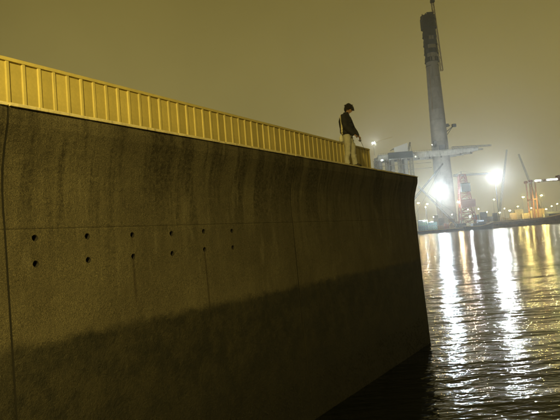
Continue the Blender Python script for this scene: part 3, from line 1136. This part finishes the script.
# stacked cabins (each a thing of its own)
TEAL = [(0.09, 0.20, 0.24), (0.07, 0.15, 0.22), (0.10, 0.24, 0.20), (0.14, 0.22, 0.26)]
names_h = ['bottom', 'second', 'third', 'top']


def cabin(loc, L, H, colr, label, key):
    root = empty('site_cabin', loc)
    tag(root, label, 'cabin', 'stacked cabins on the work barge')
    MB().cbox(-L / 2, L / 2, -1.5, 1.5, 0.0, H - 0.03, 0.08).build('shell', mat('cabin_' + key, colr, 0.6, vary=0.3, scale=0.4), root)
    for i in range(4):
        x = -L / 2 + L * (i + 0.5) / 4
        wf = MB().box(x - 0.75, x + 0.75, -1.58, -1.49, 0.95, 2.15).build('window', mat('window_frame', (0.5, 0.5, 0.48), 0.5), root)
        MB().box(x - 0.63, x + 0.63, -1.60, -1.57, 1.05, 2.05).build('pane', mat('window_pane', (0.10, 0.14, 0.17), 0.12, vary=0.1), wf)
    for x in (-L / 2 + 0.1, L / 2 - 0.1):
        MB().box(x - 0.09, x + 0.09, -1.6, -1.5, 0.02, H - 0.05).build('corner_post', GREYS, root)


for c_ in range(2):
    for k in range(4 if c_ == 0 else 3):
        xx = PX(421.5 + c_ * 9.6, 215, 588).x
        cabin((xx, 586.5, 3.02 + k * 2.85), 9.6, 2.83, TEAL[(k + c_ * 2) % 4],
              '%s cabin of the %s teal stack on the work barge' % (names_h[k] if not (c_ == 1 and k == 2) else 'top', ('taller', 'shorter')[c_]), str((k + c_ * 2) % 4))

# gear along the barge and shore
BRN = [(0.18, 0.12, 0.06), (0.22, 0.09, 0.05), (0.12, 0.11, 0.10), (0.26, 0.20, 0.10)]


def crate(px, Y, z, wd, h, colr, key, label, cat='container', group='cargo boxes along the far shore'):
    root = empty('cargo_box', (PX(px, 226, Y).x, Y, z))
    tag(root, label, cat, group)
    MB().cbox(-wd / 2, wd / 2, -1.3, 1.3, 0, h, 0.08).build('shell', mat('crate_' + key, colr, 0.7, vary=0.35, scale=0.5, dirt=tuple(c * 0.5 for c in colr)), root)
    n = max(3, int(wd / 0.9))
    r0 = None
    for i in range(n):
        x = -wd / 2 + wd * (i + 0.5) / n
        if r0 is None:
            r0 = MB().box(-0.12, 0.12, -1.38, -1.29, 0.1, h - 0.1).build('rib', MATS['crate_' + key], root)
            r0.location = (x, 0, 0)
        else:
            link_copy(r0, root, (x, 0, 0))


crate(440.5, 586, 3.02, 6.0, 4.2, BRN[0], 'b0', 'brown cargo box on the work barge beside the shorter cabin stack')
crate(446.5, 587, 3.02, 4.8, 6.2, BRN[1], 'b1', 'tall rust red cargo box on the work barge')
crate(451.5, 586, 3.02, 4.6, 3.2, BRN[3], 'b3', 'low tan cargo box near the end of the work barge')
crate(441.0, 612, LAND_Z, 8.0, 12.0, BRN[2], 'b2', 'tall grey silo box behind the work barge', 'silo box')
crate(452.0, 614, LAND_Z, 7.0, 10.5, BRN[0], 'b0', 'tall brown box behind the work barge near the red crane')


more_boxes = [
    (436.5, 611, 5.0, 15.5, (0.20, 0.17, 0.12), 'tan lift shaft box standing behind the cabin stacks'),
    (456.5, 609, 4.5, 7.0, (0.26, 0.18, 0.10), 'ochre box beside the warm floodlight'),
    (477.5, 611, 5.5, 12.5, (0.12, 0.14, 0.17), 'slate blue box behind the tug funnel'),
    (484.5, 613, 7.0, 15.0, (0.14, 0.16, 0.19), 'tall slate box behind the tug wheelhouse'),
    (490.5, 610, 6.0, 9.5, (0.17, 0.15, 0.12), 'drab box between the tug and the long barge'),
    (496.0, 616, 5.0, 13.0, (0.12, 0.12, 0.13), 'charcoal box at the foot of the tallest floodlight mast')]
for i, (px, Y, wd, h, c_, lab) in enumerate(more_boxes):
    crate(px, Y, LAND_Z, wd, h, c_, 'm%d' % i, lab)
for (px, py, Y, st_z, L_, colr, lab) in (
        (433.5, 217.0, 585, 3.02, 260.0, (1.0, 0.9, 0.7), 'tiny warm lamp between the two cabin stacks'),
        (452.0, 214.5, 585, 3.02, 260.0, (1.0, 0.8, 0.5), 'tiny amber lamp above the low tan cargo box'),
        (478.5, 209.0, 604, LAND_Z, 420.0, (0.8, 0.9, 1.0), 'tiny cool lamp in front of the slate blue box'),
        (487.0, 212.0, 604, LAND_Z, 300.0, (0.85, 0.92, 1.0), 'tiny cool lamp in front of the tall slate box'),
        (425.5, 207.0, 605, LAND_Z, 420.0, (0.8, 0.95, 1.0), 'tiny cool lamp above the taller cabin stack'),
        (504.5, 208.5, 640, LAND_Z, 500.0, (1.0, 0.9, 0.6), 'tiny pale lamp beside the low cream stack by the barge stern')):
    p = PX(px, py, Y)
    floodlight('work_lamp', p, 0.6, emat('tiny_%d' % px, colr, L_ * 0.5), lab, 'small work lamps near the water', stand=(p.x, Y + 0.5, st_z))


# excavators on the shore between the cranes
def excavator(px, Y, colr, key, label, flip=1):
    root = empty('excavator', (PX(px, 226, Y).x, Y, LAND_Z))
    tag(root, label, 'excavator', 'excavators on the far shore')
    root.scale = (flip * 1.25, 1.25, 1.25)
    m = mat('excavator_' + key, colr, 0.5, vary=0.3)
    for s_ in (-1, 1):
        MB().prism([(-2.2, 0.25), (-1.8, 0), (1.8, 0), (2.2, 0.25), (2.2, 0.7), (1.7, 0.95), (-1.7, 0.95), (-2.2, 0.7)], s_ * 1.2 - 0.3, s_ * 1.2 + 0.3).build('track', DARK, root)
    MB().cbox(-2.4, 1.4, -1.3, 1.3, 1.1, 2.3, 0.2).build('body', m, root)
    MB().cbox(0.1, 1.5, -1.3, 0.0, 1.5, 3.1, 0.15).build('cab', mat('cab_glass', (0.06, 0.07, 0.08), 0.2, vary=0.2), root)
    MB().bar((1.2, 0.4, 1.8), (3.6, 0.4, 5.2), 0.5, 0.6).bar((3.6, 0.4, 5.2), (5.4, 0.4, 4.6), 0.45, 0.55).build('boom', m, root)
    MB().bar((5.3, 0.4, 4.8), (6.2, 0.4, 2.2), 0.35, 0.45).build('stick', m, root)
    MB().prism([(5.6, 2.2), (6.6, 2.3), (6.7, 1.3), (5.9, 1.0), (5.4, 1.5)], -0.2, 1.0).build('bucket', DARK, root)


excavator(447, 604, (0.42, 0.26, 0.05), 'yellow', 'yellow excavator on the bank behind the tall rust red box')
excavator(483, 606, (0.34, 0.14, 0.05), 'orange', 'orange excavator on the bank behind the dark tug', -1)

# tug
YT = 575.0
TG = empty('tugboat', at_water(479, YT))
tag(TG, 'dark tugboat moored below the red crane with a lit wheelhouse', 'boat')
NAVY = mat('tug_hull', (0.018, 0.022, 0.030), 0.5, vary=0.3, scale=0.4)
hull(TG, 30, 9, 3.4, NAVY, sheer=2.4, bow=0.8)
MB().cbox(-7, 6.5, -3.2, 3.2, 3.3, 6.6, 0.3).build('deckhouse', mat('tug_house', (0.12, 0.14, 0.17), 0.5, vary=0.25), TG)
wh = MB().cbox(-1.0, 5.0, -2.6, 2.6, 6.62, 9.8, 0.4).build('wheelhouse', mat('tug_wheel', (0.20, 0.22, 0.26), 0.5, vary=0.2), TG)
for i in range(4):
    MB().box(-0.5 + i * 1.4, 0.5 + i * 1.4, -2.68, -2.58, 8.1, 9.2).build('window', emat('lit_window', (0.62, 0.78, 1.0), 1.3), wh)
for i in range(5):
    MB().box(-6.2 + i * 2.4, -5.2 + i * 2.4, -3.28, -3.18, 4.7, 5.6).build('porthole', mat('window_pane', (0.10, 0.14, 0.17), 0.12, vary=0.1), TG)
MB().tube([(-4, 0, 6.6), (-4.2, 0, 10.2)], [(1.0, 0.8), (0.9, 0.7)], 14).build('funnel', mat('funnel', (0.12, 0.05, 0.03), 0.6), TG)
MB().tube([(1.5, 0, 9.8), (1.5, 0, 16.0)], [0.18, 0.09], 8).bar((0.2, 0, 13.2), (2.8, 0, 13.2), 0.12).bar((0.6, 0, 14.6), (2.4, 0, 14.6), 0.1).build('mast', GREYS, TG)
MB().tube([(-7, -3.0, 4.3), (-13.5, -2.8, 4.6)], 0.06, 6).tube([(-7, 3.0, 4.3), (-13.5, 2.8, 4.6)], 0.06, 6).build('rail', GREYS, TG)
MB().cbox(-10.5, -9.2, -0.7, 0.7, 3.3, 4.6, 0.2).build('towing_winch', DARK, TG)
p = PX(470, 216.5, YT - 2)
floodlight('work_lamp', p, 0.9, emat('tug_flood', (0.9, 0.95, 1.0), 1800.0), 'white work lamp on the aft deck of the tug', 'small work lamps near the water', stand=(p.x, YT - 1.4, 3.3))
p = PX(468, 209.5, YT + 14)
floodlight('work_lamp', p, 0.6, emat('pink_lamp', (1.0, 0.72, 0.85), 700.0), 'pinkish work lamp hung below the red crane', 'small work lamps near the water', stand=(p.x, YT + 14.6, 3.2))

# long cargo barge
YBG = 585.0
BG = empty('cargo_barge', at_water(529, YBG))
tag(BG, 'long rust brown cargo barge with a pale sheer line moored at the lit yard', 'barge')
hull(BG, 84, 14, 5.4, mat('barge_rust', (0.16, 0.085, 0.045), 0.8, vary=0.45, scale=0.25, dirt=(0.07, 0.035, 0.02)), sheer=3.6, bow=0.2)
MB().box(-30, 27, -5.6, 5.6, 5.0, 6.6).build('hatch_coaming', mat('coaming', (0.22, 0.15, 0.08), 0.7, vary=0.4, scale=0.3), BG)
hp = None
for i in range(14):
    x = -29 + i * 4.1
    o = MB().cbox(-1.9, 1.9, -5.3, 5.3, 0, 0.7, 0.2).build('hatch_cover', mat('hatch', (0.26, 0.20, 0.12), 0.7, vary=0.4, scale=0.3), BG) if hp is None else link_copy(hp, BG)
    hp = hp or o
    o.location = (x, 0, 6.62)

# ---- lit yard: sodium lamps, stacks, shed
YGRP = 'sodium lamps of the lit yard'


def sodium(px, py, Y, label, arm=1, s=1.0, lensm=None):
    p = PX(px, py, Y)
    root = empty('yard_lamp', (p.x - arm * 1.3, Y, LAND_Z))
    tag(root, label, 'street lamp', YGRP)
    h = p.z - LAND_Z
    MB().tube([(0, 0, 0), (0, 0, h - 1.0), (arm * 0.3, -0.1, h - 0.1), (arm * 1.1, -0.4, h + 0.25)], [0.22, 0.14, 0.11, 0.09], 8).build('pole', GREYS, root, smooth=True)
    hd_ = MB().cbox(-0.9 * s, 0.9 * s, -0.45 * s, 0.45 * s, 0.05, 0.45 * s, 0.1).build('lamp_head', GREYS, root)
    hd_.location = (arm * 1.3, -0.4, h)
    MB().ball((0, 0, -0.02), 0.62 * s, 0.42 * s, 0.36 * s, 14, 8).build('lens', lensm or SOD_L, hd_, smooth=True)


sodium(523, 197, 640, 'sodium lamp on a post at the middle of the lit yard', 1, 1.5, emat('sodium_strong', (1.0, 0.76, 0.22), 2300.0))
sodium(541.3, 195.3, 640, 'sodium lamp beside the legs of the gantry crane', 1, 1.5, emat('sodium_strong', (1.0, 0.76, 0.22), 2300.0))
sodium(499.5, 212.5, 620, 'low sodium lamp at the stern of the long barge', 1, 1.3)
sodium(509.5, 210.5, 655, 'pale lamp on a short post at the edge of the lit yard', -1, 1.4, emat('pale_lamp', (1.0, 0.93, 0.7), 420.0))
sodium(494, 199.5, 700, 'small lamp on a post under the brightest floodlight', 1, 0.9)
sodium(531, 208, 660, 'sodium lamp low among the stacks of the lit yard', -1, 1.0)
sodium(517.5, 206.5, 670, 'sodium lamp behind the tallest yard stack', 1, 1.1)
sodium(546, 209, 650, 'low sodium lamp between the yard stacks and the grey shed', 1, 1.0)
sodium(418.2, 203, 625, 'orange lamp close behind the end of the sea wall', 1, 1.5, emat('orange_lamp', (1.0, 0.62, 0.2), 700.0))
sodium(427, 204, 690, 'orange lamp between the sea wall and the bridge tower', 1, 1.3, emat('orange_lamp', (1.0, 0.62, 0.2), 700.0))
sodium(557, 203.8, 700, 'white lamp over the roof of the grey shed', 1, 1.0, emat('pale_lamp', (1.0, 0.93, 0.7), 420.0))
sodium(551.5, 206, 715, 'pale lamp behind the grey shed', -1, 0.9, emat('pale_lamp', (1.0, 0.93, 0.7), 420.0))

YEL = [(0.42, 0.36, 0.18), (0.36, 0.27, 0.12), (0.30, 0.28, 0.20), (0.46, 0.40, 0.26)]
yard = [(508, 648, 9, 5), (514, 662, 8, 9), (520, 668, 10, 12.0), (526.5, 665, 9, 8), (535, 668, 8, 10), (541.5, 662, 9, 11), (547.5, 656, 8, 6), (502, 650, 7, 6)]
ylab = ['low cream stack at the edge of the lit yard', 'tan stack next to the tallest yard stack', 'tallest sand coloured stack of the lit yard', 'lower cream stack right past the tallest yard stack',
        'cream stack behind the gantry crane leg', 'tall tan stack beside the lamp at the gantry crane', 'low sand coloured stack next to the grey shed', 'low cream stack by the stern of the long barge']
for i, (px, Y, wd, h) in enumerate(yard):
    crate(px, Y, LAND_Z, wd, h * 1.35, YEL[i % 4], 'y%d' % (i % 4), ylab[i], 'stack', 'stacks in the lit yard')
sh = empty('shed', (PX(556, 226, 632).x, 632, LAND_Z))
tag(sh, 'low blue grey shed with a shallow roof behind the end of the barge', 'shed')
SHM = mat('shed_wall', (0.17, 0.20, 0.22), 0.7, vary=0.3, scale=0.3)
MB().box(-9, 12, -5, 5, 0, 7.5).build('wall', SHM, sh)
MB().add([(-9.6, -5.6, 7.4), (12.6, -5.6, 7.4), (12.6, 0, 9.8), (-9.6, 0, 9.8), (-9.6, 5.6, 7.4), (12.6, 5.6, 7.4)],
         [(0, 1, 2, 3), (3, 2, 5, 4), (0, 3, 4), (1, 5, 2), (4, 5, 1, 0)]).build('roof', mat('shed_roof', (0.22, 0.25, 0.27), 0.5, vary=0.3, scale=0.3), sh)
for x in (-5, 1, 7):
    MB().box(x - 1.6, x + 1.6, -5.12, -4.99, 0.05, 4.6).build('roller_door', GREYS, sh)

# ---- gantry crane with lit boom
YQ = 660.0
QC = empty('gantry_crane', (PX(545, 222, YQ).x, YQ, LAND_Z))
tag(QC, 'red and white gantry crane with a lit horizontal boom over the yard', 'crane')


def qc(px, py, dy=0.0):
    p = PX(px, py, YQ)
    return V((p.x - QC.location.x, dy, p.z - LAND_Z))


zq = qc(545, 181.5).z
ORN = mat('leg_orange', (0.26, 0.10, 0.04), 0.6, vary=0.3, scale=0.4)
for px in (531, 534.5, 566, 569.5):
    for dy in (-7, 7):
        MB().box(-0.55, 0.55, -0.55, 0.55, 0, zq).build('leg', ORN, QC).location = (qc(px, 205).x, dy, 0)
for i, (pa, pb, mm) in enumerate(((526.5, 530, REDS), (530, 540, mat('boom_white', (0.6, 0.6, 0.56), 0.5, vary=0.15)), (540, 542.5, REDS), (542.5, 555, mat('boom_white', (0.6, 0.6, 0.56), 0.5)), (555, 575, REDS))):
    xa, xb = qc(pa, 182).x, qc(pb, 182).x
    MB().cbox(xa, xb - 0.1, -7.6, -5.2, zq, zq + 2.6, 0.2).cbox(xa, xb - 0.1, 5.2, 7.6, zq, zq + 2.6, 0.2).build('boom_section', mm, QC)
for (pa, pb) in ((532, 537.8), (544, 554.5)):
    xa, xb = qc(pa, 182).x, qc(pb, 182).x
    MB().box(xa, xb, -7.95, -7.65, zq + 0.5, zq + 1.9).build('light_strip', TUBE_L, QC)
for px in (531, 566):
    MB().box(qc(px, 205).x - 0.5, qc(px, 205).x + 4.0, -7.3, 7.3, zq * 0.55, zq * 0.55 + 1.4).build('sill_beam', ORN, QC)
MB().cbox(qc(557, 180).x, qc(563, 180).x, -4, 4, zq + 2.7, zq + 6, 0.3).build('machinery_house', REDS, QC)


# ================================================================ PERSON AND ROD
def person():
    foot = WM @ V((-0.27, on_wall(350.5, 163.3, -0.25).y, TOP - 0.0))
    P = empty('person', foot, R(-26))
    tag(P, 'person in dark jacket and tan trousers looking down from the wall edge', 'person')
    SK = mat('skin', (0.42, 0.26, 0.17), 0.55, vary=0.12, scale=8)
    JK = mat('jacket_cloth', (0.020, 0.020, 0.023), 0.8, vary=0.4, scale=9, bump=0.3)
    TR = mat('trouser_cloth', (0.50, 0.49, 0.46), 0.85, vary=0.2, scale=9, bump=0.3)
    HA = mat('hair_strands', (0.014, 0.011, 0.009), 0.5, vary=0.5, scale=40, bump=0.4)
    PALE = mat('pale_stripe', (0.75, 0.70, 0.52), 0.7, vary=0.08, scale=8)
    SH = mat('shoe_leather', (0.03, 0.027, 0.024), 0.6, vary=0.3, scale=9)
    # forward = +x, the person's left = +y
    hip = [V((0.01, s * 0.088, 0.90)) for s in (-1, 1)]
    knee = [V((0.015, -0.095, 0.49)), V((0.095, 0.100, 0.49))]
    ank = [V((-0.045, -0.100, 0.09)), V((0.105, 0.105, 0.09))]
    sho = [V((-0.01, -0.185, 1.385)), V((-0.01, 0.185, 1.385))]
    elb = [V((0.075, -0.245, 1.085)), V((0.10, 0.240, 1.09))]
    wri = [V((0.235, -0.150, 0.845)), V((0.25, 0.130, 0.845))]
    neck, head = V((0.035, 0, 1.44)), V((0.105, 0, 1.595))
    tilt = Matrix.Rotation(R(32), 3, 'Y')                # head bowed forward
    hx = lambda p: head + tilt @ V(p)
    # --- body: one continuous skin (head, neck, trunk, limbs, hands)
    b = MB()
    b.rings([((0.005, 0, 0.86), 0.10, 0.14), ((0.0, 0, 1.0), 0.095, 0.13), ((-0.01, 0, 1.2), 0.105, 0.145), ((-0.005, 0, 1.36), 0.09, 0.15), ((0.01, 0, 1.43), 0.06, 0.08)], 18)
    b.tube([V((0.0, 0, 1.38)), neck, head + V((-0.02, 0, -0.04))], [0.062, 0.055, 0.056], 14)
    for i in (0, 1):
        b.tube([hip[i], knee[i], knee[i] - V((0.012, 0, 0.12)), ank[i]], [0.082, 0.055, 0.055, 0.038], 12)
        b.tube([sho[i], elb[i], wri[i]], [0.05, 0.04, 0.028], 12)
        b.tube([ank[i] + V((-0.02, 0, -0.03)), ank[i] + V((0.13, 0, -0.05))], [0.04, 0.035], 10)
    # head
    n_, m_ = 22, 16
    vs_, fs_ = [], []
    for i in range(m_ + 1):
        q = math.pi * (i + 0.03) / (m_ + 0.06) - math.pi / 2
        zz = math.sin(q)
        for j in range(n_):
            a = 2 * math.pi * j / n_
            x = math.cos(q) * math.cos(a) * 0.098
            y = math.cos(q) * math.sin(a) * 0.076
            if zz < 0:                                   # narrow to the jaw, chin forward
                y *= 1 + 0.28 * zz
                x = x * (1 + 0.18 * zz) - 0.022 * zz * (1 if x > 0 else -0.4)
            vs_.append(hx((x, y, zz * 0.118)))
    for i in range(m_):
        for j in range(n_):
            jj = (j + 1) % n_
            fs_.append((i * n_ + j, i * n_ + jj, (i + 1) * n_ + jj, (i + 1) * n_ + j))
    fs_.append(tuple(reversed(range(n_))))
    fs_.append(tuple(range(m_ * n_, (m_ + 1) * n_)))
    b.add(vs_, fs_)
    b.tube([hx((0.093, 0, 0.018)), hx((0.112, 0, -0.022)), hx((0.096, 0, -0.036))], [0.009, 0.016, 0.014], 8)      # nose
    b.tube([hx((0.086, -0.036, 0.030)), hx((0.094, 0, 0.032)), hx((0.086, 0.036, 0.030))], 0.011, 8)               # brow
    b.tube([hx((0.086, -0.020, -0.062)), hx((0.095, 0, -0.060)), hx((0.086, 0.020, -0.062))], 0.009, 8)            # lips
    for s in (-1, 1):
        b.tube([hx((-0.004, s * 0.076, 0.022)), hx((-0.012, s * 0.086, 0.0)), hx((-0.002, s * 0.078, -0.026))], [0.013, 0.015, 0.010], 8)
    # hands: palm, four fingers closing round the rod, thumb on top
    for i, s in ((0, -1), (1, 1)):
        d = V((0.80, -s * 0.06, -0.55)).normalized()
        side = V((0, s, 0))
        dn = d.cross(V((0, 1, 0))).normalized()
        if dn.z > 0:
            dn = -dn
        w0 = wri[i]
        b.tube([w0 - d * 0.01, w0 + d * 0.045, w0 + d * 0.085], [(0.026, 0.020), (0.040, 0.018), (0.038, 0.016)], 12)
        for k in range(4):
            off = side * (0.028 - 0.019 * k)
            L_ = (0.030, 0.034, 0.032, 0.026)[k]
            k0_ = w0 + d * 0.080 + off
            k1_ = k0_ + d * L_ * 0.9 + dn * 0.010
            k2_ = k1_ + dn * 0.028 + d * 0.002
            k3_ = k2_ - d * 0.024 + dn * 0.006
            b.tube([k0_, k1_, k2_, k3_], [0.0095, 0.009, 0.0085, 0.0075], 8)
        tb_ = w0 + d * 0.03 - side * 0.034
        b.tube([tb_, tb_ + d * 0.035 - side * 0.014 + dn * 0.012, tb_ + d * 0.062 + dn * 0.028 - side * 0.004], [0.013, 0.011, 0.009], 8)
    remeshed(b, 'body', SK, P, 0.0075, 2, 0.4)
    # eyes
    for s in (-1, 1):
        MB().ball(hx((0.086, s * 0.030, 0.010)), 0.010, 0.013, 0.008, 10, 6).build('eye', HA, P, smooth=True)
    # --- hair: cap of strand clumps, fringe over the brow
    h = MB()
    rn = random.Random(11)
    h.ball(hx((-0.018, 0, 0.042)), 0.112, 0.094, 0.100, 18, 10)
    h.ball(hx((-0.066, 0, -0.040)), 0.058, 0.078, 0.090, 16, 8)
    for k in range(150):
        a = rn.uniform(0, 2 * math.pi)
        el = rn.uniform(-0.15, 1.35)
        dx, dy, dz = math.cos(el) * math.cos(a), math.cos(el) * math.sin(a), math.sin(el)
        if dx > 0.30 and dz < 0.25:
            continue
        p0_ = hx((-0.012 + dx * 0.094, dy * 0.084, 0.030 + dz * 0.092))
        ln_ = rn.uniform(0.05, 0.13)
        fall = V((dx * 0.25 + rn.uniform(-0.25, 0.25), dy * 0.35 + rn.uniform(-0.25, 0.25), -0.9))
        out = tilt @ V((dx, dy, dz * 0.4)) * 0.012
        h.tube([p0_, p0_ + fall * ln_ * 0.5 + out, p0_ + fall * ln_ + out * 0.4], [0.017, 0.015, 0.005], 6)
    for k in range(11):
        y = -0.06 + 0.012 * k
        p0_ = hx((0.055, y, 0.105))
        h.tube([p0_, hx((0.098, y * 1.1, 0.072)), hx((0.108, y * 1.1 + rn.uniform(-0.01, 0.01), 0.040 + rn.uniform(-0.012, 0.012)))], [0.014, 0.013, 0.005], 6)
    for k in range(60):                                   # loose tufts breaking the outline
        a, el = rn.uniform(0, 6.28), rn.uniform(-0.2, 1.4)
        dx, dy, dz = math.cos(el) * math.cos(a), math.cos(el) * math.sin(a), math.sin(el)
        if dx > 0.5 and dz < 0.4:
            continue
        p0_ = hx((-0.018 + dx * 0.106, dy * 0.090, 0.040 + dz * 0.096))
        o_ = (tilt @ V((dx - 0.3, dy, dz * 0.5 - 0.35))).normalized() * rn.uniform(0.025, 0.055)
        h.tube([p0_ - o_ * 0.3, p0_ + o_ * 0.5, p0_ + o_], [0.014, 0.011, 0.003], 5)
    remeshed(h, 'hair', HA, P, 0.005, 0)
    # --- jacket: loose blouson with collar, cuffs and hem
    j = MB()
    jr = [(0.012, 0.86, 0.130, 0.180), (0.010, 0.885, 0.140, 0.188), (0.008, 0.93, 0.172, 0.210), (-0.006, 1.02, 0.176, 0.212), (-0.018, 1.15, 0.180, 0.214),
          (-0.030, 1.28, 0.176, 0.218), (-0.024, 1.37, 0.150, 0.210), (-0.006, 1.42, 0.112, 0.155), (0.010, 1.455, 0.088, 0.098), (0.026, 1.51, 0.086, 0.090)]
    j.rings([((x_, 0, z_), ra_, rb_) for x_, z_, ra_, rb_ in jr], 28)
    for i in (0, 1):
        s = (-1, 1)[i]
        mid = (sho[i] + elb[i]) / 2 + V((-0.012, s * 0.008, 0))
        fm = (elb[i] + wri[i]) / 2 + V((0, s * 0.004, -0.012))
        j.tube([V((-0.012, s * 0.12, 1.375)), sho[i] + V((0, s * 0.004, -0.012)), mid, elb[i] + V((-0.018, s * 0.004, -0.008)), fm, wri[i] + (wri[i] - elb[i]) * 0.04],
               [0.088, 0.098, 0.090, 0.084, 0.074, 0.050], 16)
        j.tube([elb[i] + V((-0.045, s * 0.006, 0.03)), elb[i] + V((0.03, s * 0.03, -0.045))], [0.045, 0.04], 10)
        j.tube([wri[i] + (elb[i] - wri[i]) * 0.22, wri[i] + (elb[i] - wri[i]) * 0.14, wri[i] + (wri[i] - elb[i]) * 0.05], [0.050, 0.056, 0.044], 14)
    for k in range(22):                                   # folds of cloth
        a = rn.uniform(0, 6.28)
        z0_ = rn.uniform(0.93, 1.22)
        pts = []
        for q in range(5):
            aa = a + q * 0.22
            pts.append((-0.008 + math.cos(aa) * 0.176, math.sin(aa) * 0.212, z0_ + q * rn.uniform(-0.012, 0.03)))
        j.tube(pts, [0.006, 0.013, 0.015, 0.012, 0.005], 6)
    jk = remeshed(j, 'jacket', JK, P, 0.010, 3, 0.5)
    # pale stripe from shoulder down the back of the sleeve to the elbow, and down the back panel
    me = jk.data
    keep, vmap, vs2, fs2 = [], {}, [], []
    for pl in me.polygons:
        c = pl.center
        lo, hi = -0.115 + 0.02 * math.sin((c.z - 0.9) * 5), -0.062 + 0.02 * math.sin((c.z - 0.9) * 5)
        if lo < c.x < hi and c.y < -0.10 and 0.90 < c.z < 1.43 and pl.normal.y < 0.1:
            keep.append(pl)
    for pl in keep:
        f_ = []
        for vi in pl.vertices:
            if vi not in vmap:
                vmap[vi] = len(vs2)
                vs2.append(me.vertices[vi].co + me.vertices[vi].normal * 0.004)
            f_.append(vmap[vi])
        fs2.append(f_)
    MB().add(vs2, fs2).build('stripe', PALE, jk, smooth=True)
    # --- trousers
    t = MB()
    t.rings([((0.012, 0, 0.80), 0.118, 0.170), ((0.010, 0, 0.90), 0.120, 0.168), ((0.005, 0, 0.97), 0.110, 0.155)], 22)
    for i in (0, 1):
        s = (-1, 1)[i]
        t.tube([hip[i] + V((0, 0, -0.02)), hip[i] + V((0.012, s * 0.004, -0.2)), knee[i] + V((0, 0, 0.02)), knee[i] + V((-0.02, 0, -0.14)), ank[i] + V((0, 0, 0.13)), ank[i] + V((0.008, 0, 0.045)), ank[i] + V((0.01, 0, -0.035))],
               [0.106, 0.102, 0.080, 0.076, 0.070, 0.074, 0.078], 16)
        for q in range(3):
            zq_ = 0.10 + 0.06 * q
            t.tube([ank[i] + V((-0.06, s * 0.02, zq_)), ank[i] + V((0.0, s * 0.062, zq_ - 0.015)), ank[i] + V((0.06, s * 0.02, zq_ + 0.01))], [0.010, 0.016, 0.010], 6)
    for k in range(26):                                   # creases down the legs
        i = k % 2
        f0_ = rn.uniform(0.05, 0.9)
        A_, B_ = (hip[i], knee[i]) if f0_ < 0.5 else (knee[i], ank[i])
        c_ = A_.lerp(B_, (f0_ * 2) % 1)
        a = rn.uniform(0, 6.28)
        r_ = 0.098 if f0_ < 0.4 else 0.074
        pts = [c_ + V((math.cos(a + q * 0.4) * r_, math.sin(a + q * 0.4) * r_, q * rn.uniform(-0.05, 0.03))) for q in range(4)]
        t.tube(pts, [0.005, 0.012, 0.012, 0.004], 6)
    remeshed(t, 'trousers', TR, P, 0.008, 2, 0.5)
    # --- shoes
    for i in (0, 1):
        s_ = MB()
        a = ank[i]
        s_.rings([((a.x + 0.045, a.y, 0.0), 0.145, 0.050), ((a.x + 0.045, a.y, 0.024), 0.148, 0.052), ((a.x + 0.035, a.y, 0.055), 0.128, 0.046), ((a.x + 0.0, a.y, 0.095), 0.075, 0.042), ((a.x - 0.005, a.y, 0.125), 0.060, 0.040)], 18)
        s_.build('shoe', SH, P, smooth=True)
    # white bag on the hip
    bg = MB()
    bg.rings([((-0.150, -0.06, 0.70), 0.035, 0.06), ((-0.155, -0.06, 0.725), 0.062, 0.10), ((-0.157, -0.06, 0.80), 0.060, 0.105), ((-0.145, -0.06, 0.87), 0.040, 0.09), ((-0.135, -0.06, 0.90), 0.02, 0.07)], 16)
    bag = bg.build('waist_bag', mat('bag_white', (0.80, 0.80, 0.78), 0.6, vary=0.08, scale=6), None, smooth=True)
    bag.location = P.location
    bag.rotation_euler = P.rotation_euler
    tag(bag, 'small white bag worn at the back of the waist of the standing person', 'bag')
    # fishing rod through both hands, pointing forward and down
    pm = Matrix.Translation(foot) @ Matrix.Rotation(R(-26), 4, 'Z')
    rod = empty('fishing_rod', foot, R(-26))
    tag(rod, 'thin dark fishing rod held in both hands, pointing down over the water', 'fishing rod')
    CARB = mat('rod_carbon', (0.02, 0.02, 0.022), 0.35, vary=0.2)
    dr = V((0.80, 0.0, -0.55)).normalized()
    g0 = (wri[0] + wri[1]) / 2 + V((0.8, 0, -0.55)).normalized() * 0.108 + V((0, 0, -0.020))
    dirr = V((0.36, -0.78, -0.46)).normalized()
    MB().tube([g0 - dirr * 0.24, g0, g0 + dirr * 0.16], [0.014, 0.013, 0.012], 10).build('handle', mat('cork_grip', (0.16, 0.10, 0.05), 0.9, vary=0.3, scale=30), rod, smooth=True)
    MB().tube([g0 + dirr * 0.16, g0 + dirr * 0.6, g0 + dirr * 1.15 + V((0, 0, -0.03))], [0.005, 0.004, 0.002], 8).build('blank', CARB, rod, smooth=True)
    MB().tube([g0 + dirr * 0.05 + V((-0.02, 0, -0.055)), g0 + dirr * 0.05 + V((0.04, 0, -0.075))], [0.026, 0.030], 14).tube([g0 + dirr * 0.05, g0 + dirr * 0.05 + V((0.0, 0, -0.06))], 0.006, 8).build('reel', STEEL, rod, smooth=True)
    for k in range(4):
        c = g0 + dirr * (0.35 + 0.25 * k)
        MB().tube([c + V((0, math.cos(a_) * 0.010, -0.012 + math.sin(a_) * 0.010)) for a_ in [q * math.pi / 4 for q in range(9)]], 0.0016, 5, caps=False).build('line_guide', STEEL, rod)


person()

# ================================================================ HAZE
hz = MB().box(-S - 60, S + 60, -S - 60, S + 60, -3.2, 330).build('haze', bpy.data.materials.new('haze_air'))
hm = hz.data.materials[0]
hm.use_nodes = True
ht = hm.node_tree
ht.nodes.clear()
ho = ht.nodes.new('ShaderNodeOutputMaterial')
hv = ht.nodes.new('ShaderNodeVolumePrincipled')
hv.inputs['Color'].default_value = (0.92, 0.92, 0.88, 1)
hv.inputs['Density'].default_value = 0.00025
hv.inputs['Anisotropy'].default_value = 0.85
ht.links.new(hv.outputs[0], ho.inputs['Volume'])
tag(hz, 'even thin night haze over the harbour', 'haze', kind='stuff')
